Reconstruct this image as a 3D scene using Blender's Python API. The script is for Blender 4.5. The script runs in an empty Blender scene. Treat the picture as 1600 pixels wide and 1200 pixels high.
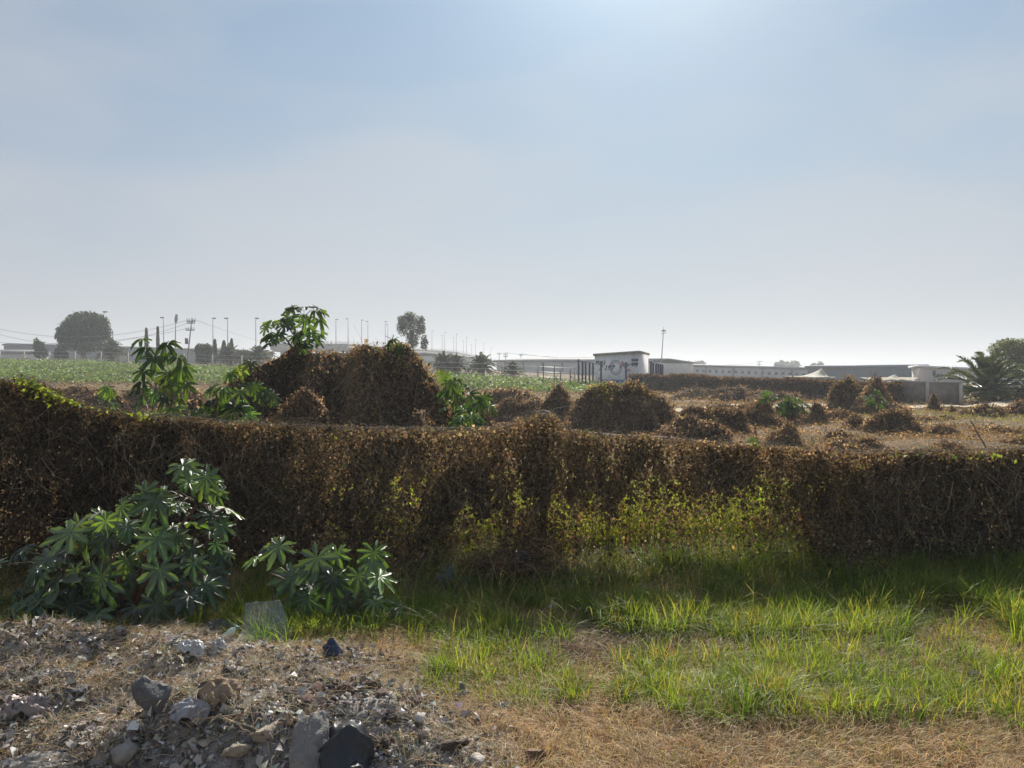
import bpy, math
import numpy as np
R = math.radians
rng = np.random.default_rng(11)
S = bpy.context.scene
# ------------------------------------------------------------------ camera, sky, sun, exposure
FPX, CAMZ, PITCH = 1155.0, 2.1, math.atan(22/1155.0)
cd = bpy.data.cameras.new('camera'); cam = bpy.data.objects.new('camera', cd); S.collection.objects.link(cam)
cam.location = (0, 0, CAMZ); cam.rotation_euler = (math.pi/2-PITCH, 0, 0)
cd.sensor_width = 36; cd.lens = 36*FPX/1600; cd.clip_end = 9000; cd.clip_start = .05
S.camera = cam
SUN_EL, SUN_AZ = R(37), R(10)          # azimuth clockwise from +Y
W = bpy.data.worlds.new('World'); S.world = W; W.use_nodes = True
nt = W.node_tree; nt.nodes.clear()
def N(t, kind, **kw):
    n = t.nodes.new(kind)
    for k, v in kw.items():
        if k.startswith('i_'): n.inputs[k[2:].replace('_', ' ')].default_value = v
        else: setattr(n, k, v)
    return n
sky = N(nt, 'ShaderNodeTexSky', sky_type='NISHITA', sun_disc=False, sun_elevation=SUN_EL, sun_rotation=SUN_AZ,
        altitude=2200, air_density=1.6, dust_density=1.2, ozone_density=2.0)
tc = N(nt, 'ShaderNodeTexCoord')
mp = N(nt, 'ShaderNodeMapping'); mp.inputs['Scale'].default_value = (1.1, 1.1, 3.2)
ns = N(nt, 'ShaderNodeTexNoise'); ns.inputs['Scale'].default_value = 1.7; ns.inputs['Detail'].default_value = 5; ns.inputs['Roughness'].default_value = .45
nt.links.new(tc.outputs['Generated'], mp.inputs[0]); nt.links.new(mp.outputs[0], ns.inputs['Vector'])
cr = N(nt, 'ShaderNodeValToRGB'); cr.color_ramp.elements[0].position = .44; cr.color_ramp.elements[1].position = .60
cr.color_ramp.elements[0].color = (0, 0, 0, 1); cr.color_ramp.elements[1].color = (1, 1, 1, 1)
nt.links.new(ns.outputs['Fac'], cr.inputs[0])
# smog: a pale veil thickest at the horizon
sp = N(nt, 'ShaderNodeSeparateXYZ'); nt.links.new(tc.outputs['Generated'], sp.inputs[0])
veil = N(nt, 'ShaderNodeMapRange'); veil.interpolation_type = 'SMOOTHSTEP'
veil.inputs['From Min'].default_value = 0.0; veil.inputs['From Max'].default_value = .55
veil.inputs['To Min'].default_value = .93; veil.inputs['To Max'].default_value = .50
nt.links.new(sp.outputs['Z'], veil.inputs['Value'])
hc = N(nt, 'ShaderNodeValToRGB'); e = hc.color_ramp.elements
e[0].position = 0; e[0].color = (4.9, 5.1, 5.6, 1); e[1].position = .55; e[1].color = (2.1, 2.85, 4.0, 1)
m1 = hc.color_ramp.elements.new(.22); m1.color = (3.8, 4.4, 5.3, 1)
nt.links.new(sp.outputs['Z'], hc.inputs[0])
mx = N(nt, 'ShaderNodeMix', data_type='RGBA'); nt.links.new(veil.outputs[0], mx.inputs[0])
nt.links.new(sky.outputs[0], mx.inputs[6]); nt.links.new(hc.outputs[0], mx.inputs[7])
ca = N(nt, 'ShaderNodeMath', operation='MULTIPLY'); ca.inputs[1].default_value = .55
nt.links.new(cr.outputs[0], ca.inputs[0])
cm = N(nt, 'ShaderNodeMix', data_type='RGBA'); cm.inputs[7].default_value = (5.3, 5.5, 6.0, 1)
nt.links.new(ca.outputs[0], cm.inputs[0]); nt.links.new(mx.outputs[2], cm.inputs[6])
# bright aureole round the sun (it stands above the frame)
sdir = (math.sin(SUN_AZ)*math.cos(SUN_EL), math.cos(SUN_AZ)*math.cos(SUN_EL), math.sin(SUN_EL))
dt = N(nt, 'ShaderNodeVectorMath', operation='DOT_PRODUCT'); nrmv = N(nt, 'ShaderNodeVectorMath', operation='NORMALIZE'); nt.links.new(tc.outputs['Generated'], nrmv.inputs[0]); nt.links.new(nrmv.outputs[0], dt.inputs[0]); dt.inputs[1].default_value = sdir
mxm = N(nt, 'ShaderNodeMath', operation='MAXIMUM'); mxm.inputs[1].default_value = 0; nt.links.new(dt.outputs['Value'], mxm.inputs[0])
g1 = N(nt, 'ShaderNodeMath', operation='POWER'); g1.inputs[1].default_value = 55; nt.links.new(mxm.outputs[0], g1.inputs[0])
g2 = N(nt, 'ShaderNodeMath', operation='POWER'); g2.inputs[1].default_value = 7; nt.links.new(mxm.outputs[0], g2.inputs[0])
ga = N(nt, 'ShaderNodeMix', data_type='RGBA', blend_type='ADD'); ga.inputs[7].default_value = (5.0, 5.6, 5.6, 1); nt.links.new(g1.outputs[0], ga.inputs[0]); nt.links.new(cm.outputs[2], ga.inputs[6])
gb_ = N(nt, 'ShaderNodeMix', data_type='RGBA', blend_type='ADD'); gb_.inputs[7].default_value = (.55, 1.05, 1.1, 1); nt.links.new(g2.outputs[0], gb_.inputs[0]); nt.links.new(ga.outputs[2], gb_.inputs[6])
bg = N(nt, 'ShaderNodeBackground'); bg.inputs['Strength'].default_value = .068
nt.links.new(gb_.outputs[2], bg.inputs[0])
wo = N(nt, 'ShaderNodeOutputWorld'); nt.links.new(bg.outputs[0], wo.inputs[0])
sd = bpy.data.lights.new('sun', 'SUN'); sd.energy = 5; sd.angle = R(.6); sd.color = (1, .93, .82)
so = bpy.data.objects.new('sun', sd); S.collection.objects.link(so)
so.rotation_euler = (math.pi/2-SUN_EL, 0, math.pi-SUN_AZ)
vs = S.view_settings; vs.view_transform = 'Standard'; vs.look = 'None'; vs.gamma = 1; vs.exposure = .52
S.cycles.max_bounces = 6; S.cycles.transparent_max_bounces = 8; S.cycles.volume_bounces = 0
S.cycles.transmission_bounces = 5; S.cycles.diffuse_bounces = 3; S.cycles.use_denoising = True
# ------------------------------------------------------------------ maths helpers
def P(u, v, Y):                          # photo pixel -> world point at depth Y
    cx, cy = (u-800)/FPX, (600-v)/FPX
    c, s = math.cos(PITCH), math.sin(PITCH)
    dy, dz = c+cy*s, -s+cy*c
    k = Y/dy
    return np.array([cx*k, Y, CAMZ+dz*k])
def U(x, y): return 800+FPX*x/np.maximum(y, .1)
_tab = np.random.default_rng(5).random((257, 257))
def vn(x, y, seed=0):
    x = np.asarray(x, float)+seed*17.31+1000; y = np.asarray(y, float)+seed*9.77+1000
    xi, yi = np.floor(x).astype(int), np.floor(y).astype(int); fx, fy = x-xi, y-yi
    fx = fx*fx*(3-2*fx); fy = fy*fy*(3-2*fy); a, b = xi % 256, yi % 256
    return (_tab[a, b]*(1-fx)+_tab[a+1, b]*fx)*(1-fy)+(_tab[a, b+1]*(1-fx)+_tab[a+1, b+1]*fx)*fy
def fbm(x, y, o=4, seed=0):
    s, a, t = 0, 1, 0
    for k in range(o):
        s = s+a*vn(np.asarray(x)*2**k, np.asarray(y)*2**k, seed+k); t += a; a *= .5
    return s/t*2-1
def sst(a, b, x):
    t = np.clip((np.asarray(x, float)-a)/(b-a), 0, 1); return t*t*(3-2*t)
def heapz(x, y):
    g = lambda cx, cy, sx, sy, h: h*np.exp(-(((x-cx)/sx)**2)**1.6-(((y-cy)/sy)**2)**1.6)
    h = g(-2.9, 4.75, 1.75, .60, .30)+g(-3.9, 4.0, 1.1, .9, .22)+g(-1.25, 4.05, .85, .48, .26)+g(-.45, 3.85, .35, .25, .12)+g(-2.2, 3.9, 1.2, .4, .14)
    return h*(.90+.55*fbm(x*2.6, y*2.6, 4, 3))
def heapm(x, y): return np.clip(heapz(x, y)/.10, 0, 1)
def T(x, y):                             # terrain height
    x = np.asarray(x, float); y = np.asarray(y, float)
    u = U(x, y)
    a = np.interp(u, [-1500, 0, 200, 500, 740, 860, 1000, 1100], [3.9, 3.75, 3.6, 2.9, 2.1, 1.2, .3, 0])
    z = a*sst(35, 150, y)
    z = z+.035*fbm(x*.9, y*.9, 3, 1)*sst(0, 3, y)+.20*(fbm(x*.35, y*.35, 4, 2)-.15)*sst(11, 20, y)*(1-sst(60, 120, y))
    z = z+heapz(x, y)*(y < 9)
    z = z+.10*sst(6.5, 7.8, y)*(1-sst(9, 14, y))
    return z
def ground_pt(u, v):                     # where the sight line of a photo pixel meets the terrain
    for Y in np.concatenate([np.arange(3, 12, .02), np.arange(12, 150, .25)]):
        p = P(u, v, Y)
        if p[2] <= T(p[0], p[1]): return np.array([p[0], Y, float(T(p[0], p[1]))])
    return P(u, v, 150)
def unit(v): return v/np.maximum(np.linalg.norm(v, axis=-1, keepdims=True), 1e-9)
def rdir(n): return unit(rng.normal(size=(n, 3)))
def basis(nrm, ax):                      # columns: side, axis, normal
    nrm = unit(nrm); ax = unit(ax-nrm*np.sum(ax*nrm, -1, keepdims=True)); sx = np.cross(ax, nrm)
    return np.stack([sx, ax, nrm], -1)
def pal(n, items, jit=.18):
    w = np.array([i[0] for i in items], float); c = np.array([i[1] for i in items])
    k = rng.choice(len(items), n, p=w/w.sum())
    return np.clip(c[k]*(1+jit*rng.normal(size=(n, 1)))*(1+.05*rng.normal(size=(n, 3))), .004, .95)
# ------------------------------------------------------------------ mesh builders
def build(name, V, Fq, mat, parent=None, col=None, smooth=False, loc=None):
    V = np.asarray(V, float)
    if parent is not None: V = V-np.array(parent.location)
    elif loc is not None: V = V-np.array(loc)
    me = bpy.data.meshes.new(name)
    fl = Fq if isinstance(Fq, list) else [Fq]
    fl = [np.asarray(f, np.int32) for f in fl if len(f)]
    loops = np.concatenate([f.ravel() for f in fl]); sizes = np.concatenate([np.full(len(f), f.shape[1], np.int32) for f in fl])
    starts = np.concatenate([[0], np.cumsum(sizes)[:-1]]).astype(np.int32)
    me.vertices.add(len(V)); me.vertices.foreach_set('co', V.astype(np.float32).ravel())
    me.loops.add(len(loops)); me.loops.foreach_set('vertex_index', loops)
    me.polygons.add(len(sizes)); me.polygons.foreach_set('loop_start', starts)
    if smooth: me.polygons.foreach_set('use_smooth', np.ones(len(sizes), bool))
    me.update(calc_edges=True)
    if col is not None:
        at = me.attributes.new('col', 'FLOAT_COLOR', 'POINT')
        c = np.ones((len(V), 4), np.float32); c[:, :3] = col; at.data.foreach_set('color', c.ravel())
    me.materials.append(mat)
    o = bpy.data.objects.new(name, me); S.collection.objects.link(o)
    if parent is not None: o.parent = parent
    elif loc is not None: o.location = tuple(float(a) for a in loc)
    return o
def tag(o, label=None, cat=None, group=None, kind=None):
    if label: o['label'] = label
    if cat: o['category'] = cat
    if group: o['group'] = group
    if kind: o['kind'] = kind
    return o
def thing(name, label, cat, loc=(0, 0, 0), group=None):
    o = bpy.data.objects.new(name, None); S.collection.objects.link(o); o.location = tuple(float(a) for a in loc); o.empty_display_size = .2
    return tag(o, label, cat, group)
def dup(root, loc, rz=0, sc=1, label=None):
    r = root.copy(); S.collection.objects.link(r); r.location = tuple(float(a) for a in loc); r.rotation_euler = (0, 0, rz)
    r.scale = (sc, sc, sc) if not isinstance(sc, tuple) else sc
    if label: r['label'] = label
    for ch in list(root.children):
        c = ch.copy(); S.collection.objects.link(c); c.parent = r
        for g in list(ch.children):
            d = g.copy(); S.collection.objects.link(d); d.parent = c
    return r
class MB:                                # collects shapes into one mesh
    def __init__(s): s.V, s.F, s.C, s.n = [], {}, [], 0
    def add(s, V, F, col=None):
        V = np.asarray(V, float)
        for f in (F if isinstance(F, list) else [F]):
            f = np.asarray(f)
            if len(f): s.F.setdefault(f.shape[1], []).append(f+s.n)
        s.V.append(V); s.n += len(V)
        c = np.broadcast_to(np.array([.5, .5, .5]) if col is None else np.asarray(col, float), (len(V), 3)); s.C.append(c)
    def done(s, name, mat, parent=None, smooth=False, loc=None):
        return build(name, np.concatenate(s.V), [np.concatenate(f) for f in s.F.values()], mat, parent, np.concatenate(s.C), smooth, loc)
BOXF = np.array([[0, 3, 2, 1], [4, 5, 6, 7], [0, 1, 5, 4], [1, 2, 6, 5], [2, 3, 7, 6], [3, 0, 4, 7]])
def box(mb, x0, x1, y0, y1, z0, z1, col=None, rz=0, piv=(0, 0)):
    V = np.array([[x0, y0, z0], [x1, y0, z0], [x1, y1, z0], [x0, y1, z0], [x0, y0, z1], [x1, y0, z1], [x1, y1, z1], [x0, y1, z1]], float)
    if rz:
        c, s = math.cos(rz), math.sin(rz); d = V[:, :2]-piv
        V[:, 0] = piv[0]+c*d[:, 0]-s*d[:, 1]; V[:, 1] = piv[1]+s*d[:, 0]+c*d[:, 1]
    mb.add(V, BOXF, col)
def tube(mb, pts, rad, sides=6, col=None):
    pts = np.asarray(pts, float); n = len(pts); rad = np.broadcast_to(rad, (n,))
    tg = unit(np.gradient(pts, axis=0)); ref = np.array([0, 0, 1.]) if abs(tg[0, 2]) < .9 else np.array([1., 0, 0])
    a = unit(np.cross(tg, ref)); b = np.cross(tg, a); an = np.arange(sides)*2*math.pi/sides
    V = pts[:, None]+(np.cos(an)[None, :, None]*a[:, None]+np.sin(an)[None, :, None]*b[:, None])*rad[:, None, None]
    i = np.arange(n-1)[:, None]*sides; j = np.arange(sides)[None]; k = (j+1) % sides
    F = np.stack([i+j, i+k, i+sides+k, i+sides+j], -1).reshape(-1, 4)
    caps = np.array([list(range(sides))[::-1], [(n-1)*sides+q for q in range(sides)]])
    if sides == 4: F = np.concatenate([F, caps]); caps = []
    c = None if col is None else (np.repeat(np.asarray(col), sides, 0) if np.ndim(col) == 2 else col)
    mb.add(V.reshape(-1, 3), [F, caps] if len(caps) else F, c)
LEAF_V = np.array([[0, 0, 0], [-.38, .42, .10], [0, .5, -.06], [.38, .42, .13], [0, 1, -.1]])
LEAF_F = np.array([[0, 2, 4, 1], [0, 3, 4, 2]])
def scatter(tv, tf, pos, Rm, sc, col, jit=.0):
    n, k = len(pos), len(tv); v = np.broadcast_to(tv, (n, k, 3))
    if jit: v = v+jit*rng.normal(size=(n, k, 3))
    v = np.einsum('nij,nkj->nki', Rm, v)*np.reshape(sc, (n, 1, 1))+pos[:, None]
    f = (tf[None]+np.arange(n)[:, None, None]*k).reshape(-1, tf.shape[1])
    return v.reshape(-1, 3), f, np.repeat(col, k, 0)
def leaves(mb, pos, nrm, sc, col, droop=.6, spread=.8, jit=.1):
    n = len(pos); nn = unit(nrm+spread*rdir(n)); ax = rdir(n)+np.array([0, 0, -droop])
    mb.add(*scatter(LEAF_V, LEAF_F, pos, basis(nn, ax), sc, col, jit))
def blades(mb, pos, h, w, bend, cb, ct, segs=3, az=None, flat=None):
    n = len(pos); az = rng.random(n)*2*math.pi if az is None else az
    ln = np.stack([np.cos(az), np.sin(az), 0*az], -1); a2 = az+math.pi/2+rng.normal(size=n)*.6
    sd_ = np.stack([np.cos(a2), np.sin(a2), 0*az], -1); up = np.array([0, 0, 1.])
    L, C = [], []
    for i in range(segs+1):
        t = i/segs
        c = pos+up*(h*(t-.55*bend*t*t))[:, None]+ln*(h*bend*(t*.25+.75*t*t))[:, None]
        ww = (w*(1-t**1.6)+.0004)[:, None]
        L += [c-sd_*ww/2, c+sd_*ww/2]; cc = cb*(1-t)+ct*t; C += [cc, cc]
    V = np.stack(L, 1); C = np.stack(C, 1); k = 2*(segs+1)
    tf = np.array([[2*i, 2*i+1, 2*i+3, 2*i+2] for i in range(segs)])
    mb.add(V.reshape(-1, 3), (tf[None]+np.arange(n)[:, None, None]*k).reshape(-1, 4), C.reshape(-1, 3))
def strands(mb, p0, p1, w, col, sag=.1, segs=4, wob=.02):
    n = len(p0); L, C = [], []; d = p1-p0; sd_ = unit(np.cross(d, rdir(n)))
    ln = np.linalg.norm(d, axis=1)
    for i in range(segs+1):
        t = i/segs; c = p0+d*t+np.array([0, 0, -1.])*(sag*ln*4*t*(1-t))[:, None]+(wob*rng.normal(size=(n, 3)) if 0 < i < segs else 0)
        ww = (w*(1-.5*t))[:, None]; L += [c-sd_*ww/2, c+sd_*ww/2]; C += [col, col]
    V = np.stack(L, 1); k = 2*(segs+1); tf = np.array([[2*i, 2*i+1, 2*i+3, 2*i+2] for i in range(segs)])
    mb.add(V.reshape(-1, 3), (tf[None]+np.arange(n)[:, None, None]*k).reshape(-1, 4), np.stack(C, 1).reshape(-1, 3))
def sample(V, F, n, w=None):
    a, b, c, d = (V[F[:, i]] for i in range(4)); nr = np.cross(c-a, d-b); ar = np.linalg.norm(nr, axis=1)/2
    if w is not None: ar = ar*w
    k = rng.choice(len(F), n, p=ar/ar.sum()); s, t = rng.random((n, 1)), rng.random((n, 1))
    return (a[k]*(1-s)+b[k]*s)*(1-t)+(d[k]*(1-s)+c[k]*s)*t, unit(nr[k])
def grid(nx, ny, off=0):
    i, j = np.meshgrid(np.arange(nx-1), np.arange(ny-1), indexing='ij'); a = i*ny+j
    return np.stack([a, a+ny, a+ny+1, a+1], -1).reshape(-1, 4)+off
# ------------------------------------------------------------------ materials
def mat(name, rough=.8, trans=0, tint=(1, 1, 1), spec=.3, color=None, noise=None, bump=0, bscale=40, metal=0, vary=.0):
    m = bpy.data.materials.new(name); m.use_nodes = True; t = m.node_tree; b = t.nodes['Principled BSDF']; out = t.nodes['Material Output']
    b.inputs['Roughness'].default_value = rough; b.inputs['Specular IOR Level'].default_value = spec; b.inputs['Metallic'].default_value = metal
    co = N(t, 'ShaderNodeTexCoord')
    if color is None:
        at = N(t, 'ShaderNodeAttribute'); at.attribute_name = 'col'; src = at.outputs['Color']
    else:
        rgb = N(t, 'ShaderNodeRGB'); rgb.outputs[0].default_value = (*color, 1); src = rgb.outputs[0]
    if noise:                            # (second colour, scale, low, high)
        nz = N(t, 'ShaderNodeTexNoise'); nz.inputs['Scale'].default_value = noise[1]; nz.inputs['Detail'].default_value = 8; nz.inputs['Roughness'].default_value = .65
        t.links.new(co.outputs['Object'], nz.inputs['Vector'])
        r = N(t, 'ShaderNodeMapRange'); r.inputs['From Min'].default_value = noise[2]; r.inputs['From Max'].default_value = noise[3]
        t.links.new(nz.outputs['Fac'], r.inputs['Value'])
        x = N(t, 'ShaderNodeMix', data_type='RGBA'); t.links.new(r.outputs[0], x.inputs[0]); t.links.new(src, x.inputs[6])
        x.inputs[7].default_value = (*noise[0], 1); src = x.outputs[2]
    t.links.new(src, b.inputs['Base Color'])
    if bump:
        nb = N(t, 'ShaderNodeTexNoise'); nb.inputs['Scale'].default_value = bscale; nb.inputs['Detail'].default_value = 8
        t.links.new(co.outputs['Object'], nb.inputs['Vector'])
        bp = N(t, 'ShaderNodeBump'); bp.inputs['Strength'].default_value = bump; bp.inputs['Distance'].default_value = .02
        t.links.new(nb.outputs['Fac'], bp.inputs['Height']); t.links.new(bp.outputs[0], b.inputs['Normal'])
    if trans:
        tr = N(t, 'ShaderNodeBsdfTranslucent'); mu = N(t, 'ShaderNodeMix', data_type='RGBA', blend_type='MULTIPLY'); mu.inputs[0].default_value = 1
        t.links.new(src, mu.inputs[6]); mu.inputs[7].default_value = (*tint, 1); t.links.new(mu.outputs[2], tr.inputs[0])
        ms = N(t, 'ShaderNodeMixShader'); ms.inputs[0].default_value = trans
        t.links.new(b.outputs[0], ms.inputs[1]); t.links.new(tr.outputs[0], ms.inputs[2]); t.links.new(ms.outputs[0], out.inputs[0])
    return m
M = dict(
    dry=mat('dry_leaf', .75, .50, (1.3, 1.1, .8), .25), weed=mat('weed_leaf', .6, .58, (2.0, 2.0, .7), .25),
    stem=mat('dry_stem', .8, 0, spec=.25),
    grass=mat('grass_blade', .5, .5, (1.6, 1.5, .6), .35),
    straw=mat('straw_blade', .6, .35, (1.15, 1.0, .75), .3),
    castor=mat('castor_leaf', .43, .28, (2.2, 2.0, .5), 1.0),
    castor_mid=mat('castor_leaf_mid', .55, .34, (2.2, 2.0, .5), .4),
    castem=mat('castor_stem', .5, 0, spec=.4),
    crown=mat('tree_leaf', .55, .3, (1.4, 1.4, .6), .3),
    bark=mat('bark', .9, 0, color=(.12, .09, .065), noise=((.22, .17, .13), 6, .4, .65), bump=.6, bscale=12),
    soil=mat('mound_soil', .95, 0, color=(.045, .032, .022), noise=((.09, .06, .04), 3, .4, .7), bump=.8, bscale=20),
    rock=mat('rock', .9, 0, noise=((.13, .12, .11), 9, .5, .75), bump=.7, bscale=45),
    rubble=mat('rubble', .9, 0),
    metal=mat('galvanised_metal', .45, 0, color=(.42, .43, .44), metal=.8, noise=((.25, .22, .2), 15, .5, .8)),
    darkmetal=mat('dark_painted_metal', .5, 0, color=(.035, .045, .08), noise=((.07, .06, .06), 5, .5, .8)),
    lamp=mat('lamp_metal', .5, 0, color=(.16, .16, .17), noise=((.1, .1, .1), 5, .5, .8)),
    concrete=mat('concrete', .9, 0, color=(.36, .34, .31), noise=((.22, .20, .18), 1.3, .4, .7), bump=.3, bscale=8),
    pale=mat('pale_post_concrete', .85, 0, color=(.55, .52, .47), noise=((.3, .27, .23), 4, .45, .7)),
    wood=mat('weathered_wood', .85, 0, color=(.2, .15, .1), noise=((.08, .06, .045), 14, .4, .7)),
    white=mat('white_render', .8, 0, color=(.62, .63, .62), noise=((.38, .37, .35), .8, .48, .75)),
    paint=mat('wall_paint', .8, 0),
)
M['castor'].node_tree.nodes['Principled BSDF'].inputs['Sheen Weight'].default_value = .25
def leafpal(kind):
    return {'litter': [(4, (.17, .11, .06)), (3, (.25, .165, .085)), (2, (.09, .06, .035)), (1, (.20, .19, .06))], 'dry': [(4, (.21, .145, .09)), (3, (.31, .22, .14)), (2.2, (.09, .065, .046)), (1.8, (.46, .36, .24)), (.3, (.22, .21, .07))],
            'hedge': [(4, (.17, .13, .085)), (3, (.26, .20, .13)), (2.2, (.075, .062, .046)), (1.5, (.38, .31, .21)), (.7, (.16, .155, .06))],
            'weed': [(3, (.17, .25, .04)), (2, (.27, .32, .06)), (1, (.09, .14, .03)), (1.6, (.33, .28, .11))],
            'crop': [(4, (.11, .19, .05)), (2, (.17, .26, .07)), (1.3, (.28, .36, .14)), (.5, (.24, .22, .09))]}[kind]

# ================================================================== SETTING: ground, road
def lin(a, b, n): return np.linspace(a, b, n)
xs = np.concatenate([-np.geomspace(4000, 9, 60), lin(-8.8, 8.8, 240), np.geomspace(9, 4000, 60)])
ys = np.concatenate([[-60, -30, -12, -4, 0, 2], lin(2.6, 8.6, 150), np.geomspace(8.7, 60, 130)[1:], np.geomspace(61, 6000, 60)])
X, Y = np.meshgrid(xs, ys, indexing='ij'); Z = T(X, Y)
near = (Y > 2.4) & (Y < 9) & (abs(X) < 9)
Z = Z+np.where(near, heapm(X, Y)*.07*fbm(X*5, Y*5, 4, 8)+.01*fbm(X*12, Y*12, 2, 9), 0)
Vg = np.stack([X, Y, Z], -1).reshape(-1, 3)
g = fbm(X*.6, Y*.6, 4, 21); gn = fbm(X*6, Y*6, 4, 23); hm = heapm(X, Y)*near
soil = np.array([.13, .095, .06]); drygr = np.array([.25, .17, .095]); green = np.array([.07, .085, .03]); ash = np.array([.29, .27, .25])
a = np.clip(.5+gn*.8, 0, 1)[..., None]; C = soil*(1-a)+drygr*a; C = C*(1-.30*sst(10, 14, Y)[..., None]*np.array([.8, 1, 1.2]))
gm = (np.clip(g*1.5+.1, 0, 1)*((Y < 9) | (Y > 16)))[..., None]*.6; C = C*(1-gm)+green*gm
C = C*(1-hm[..., None])+(ash*(.75+.5*a))*hm[..., None]
ground = build('ground', Vg, grid(len(xs), len(ys)), mat('ground_soil', .95, 0, noise=((.07, .05, .035), 7, .5, .78), bump=.7, bscale=30), None, C.reshape(-1, 3), True)
tag(ground, 'rough earth ground of the vacant lot', None, kind='structure')
def strip(name, ctr, wid, mt, lift, label):
    ctr = np.array(ctr, float); t = lin(0, 1, 80); k = lin(0, 1, len(ctr)); c = np.stack([np.interp(t, k, ctr[:, i]) for i in range(2)], -1)
    tg = unit(np.gradient(c, axis=0)); nr = np.stack([-tg[:, 1], tg[:, 0]], -1); q = lin(-1, 1, 9)
    ww = wid*(1+.18*fbm(t*14, t*0, 3, 4)); p = c[:, None]+nr[:, None]*q[None, :, None]*ww[:, None, None]/2
    z = T(p[..., 0], p[..., 1])+lift-.03*np.abs(q)**4
    o = build(name, np.concatenate([p, z[..., None]], -1).reshape(-1, 3), grid(80, 9), mt, None, None, True)
    return tag(o, label, None, kind='structure')
sand = mat('sandy_track', .95, 0, color=(.50, .42, .31), noise=((.33, .26, .18), 1.2, .45, .75), bump=.3, bscale=10)
strip('dirt_road', [(8.0, 38.5), (13.5, 40), (19, 41), (24, 42), (30, 43.5), (45, 46), (80, 55)], 3.4, sand, .10, 'pale sandy track crossing the lot at the right')

# ================================================================== VEGETATION helpers
def leafy_blob(mb, c, r, n, sc, cols, spread=1.2, shell=.55):
    d = rdir(n); rr = shell+(1-shell)*rng.random(n)**.5
    p = np.asarray(c)+d*np.asarray(r)*rr[:, None]*(1+.25*fbm(d[:, 0]*3+c[0], d[:, 1]*3+d[:, 2]*2, 3, 31))[:, None]
    leaves(mb, p, d, sc*(.6+.8*rng.random(n)), cols, .3, spread)
def castor_tpl(per, rings, lobes=9, droop=.35, fold=.16):
    V, C = [], []
    st = R(330)/lobes; A = []
    for L in range(lobes):
        th0 = -R(330)/2+st*(L+.5); ln = 1-.36*abs(L-(lobes-1)/2)/((lobes-1)/2)
        for i in range(per):
            a = -1+2*(i+.0)/per; A.append((th0+a*st/2, a, ln))
    A.append((R(165), 1, .5))
    for (th, a, ln) in A:
        rs = .32*ln; r = rs+(ln-rs)*(1-abs(a)**1.6)
        for q in rings:
            rr = r*q if q < 1 else r*(1+(.09 if int(round(a*per/2)) % 2 else -.05)*(abs(a) < .95 and abs(a) > .05))
            x, y = rr*math.sin(th)*.92, rr*math.cos(th)
            z = fold*abs(a)*rr-droop*rr*rr+.05*math.sin(9*rr+a*2)*rr
            V.append((x, y, z)); C.append(1.0+.9*(abs(a) < .06)*(q < .97))
    n, k = len(A), len(rings); return np.array(V), grid(n, k), np.array(C)
CAS_HI = castor_tpl(10, (.04, .3, .55, .78, 1.0), 8, .22, .20); CAS_HI2 = castor_tpl(10, (.04, .3, .55, .78, 1.0), 9, .5, .30); CAS_LO = castor_tpl(6, (.05, .5, 1.0), 8, .30, .25); CAS_LO2 = castor_tpl(6, (.05, .5, 1.0), 7, .7, .4)
CASPAL = [(3, (.034, .075, .026)), (2, (.06, .11, .036)), (1.5, (.022, .046, .020))]
CASYOUNG = [(3, (.085, .15, .032)), (1, (.13, .19, .04))]
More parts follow.
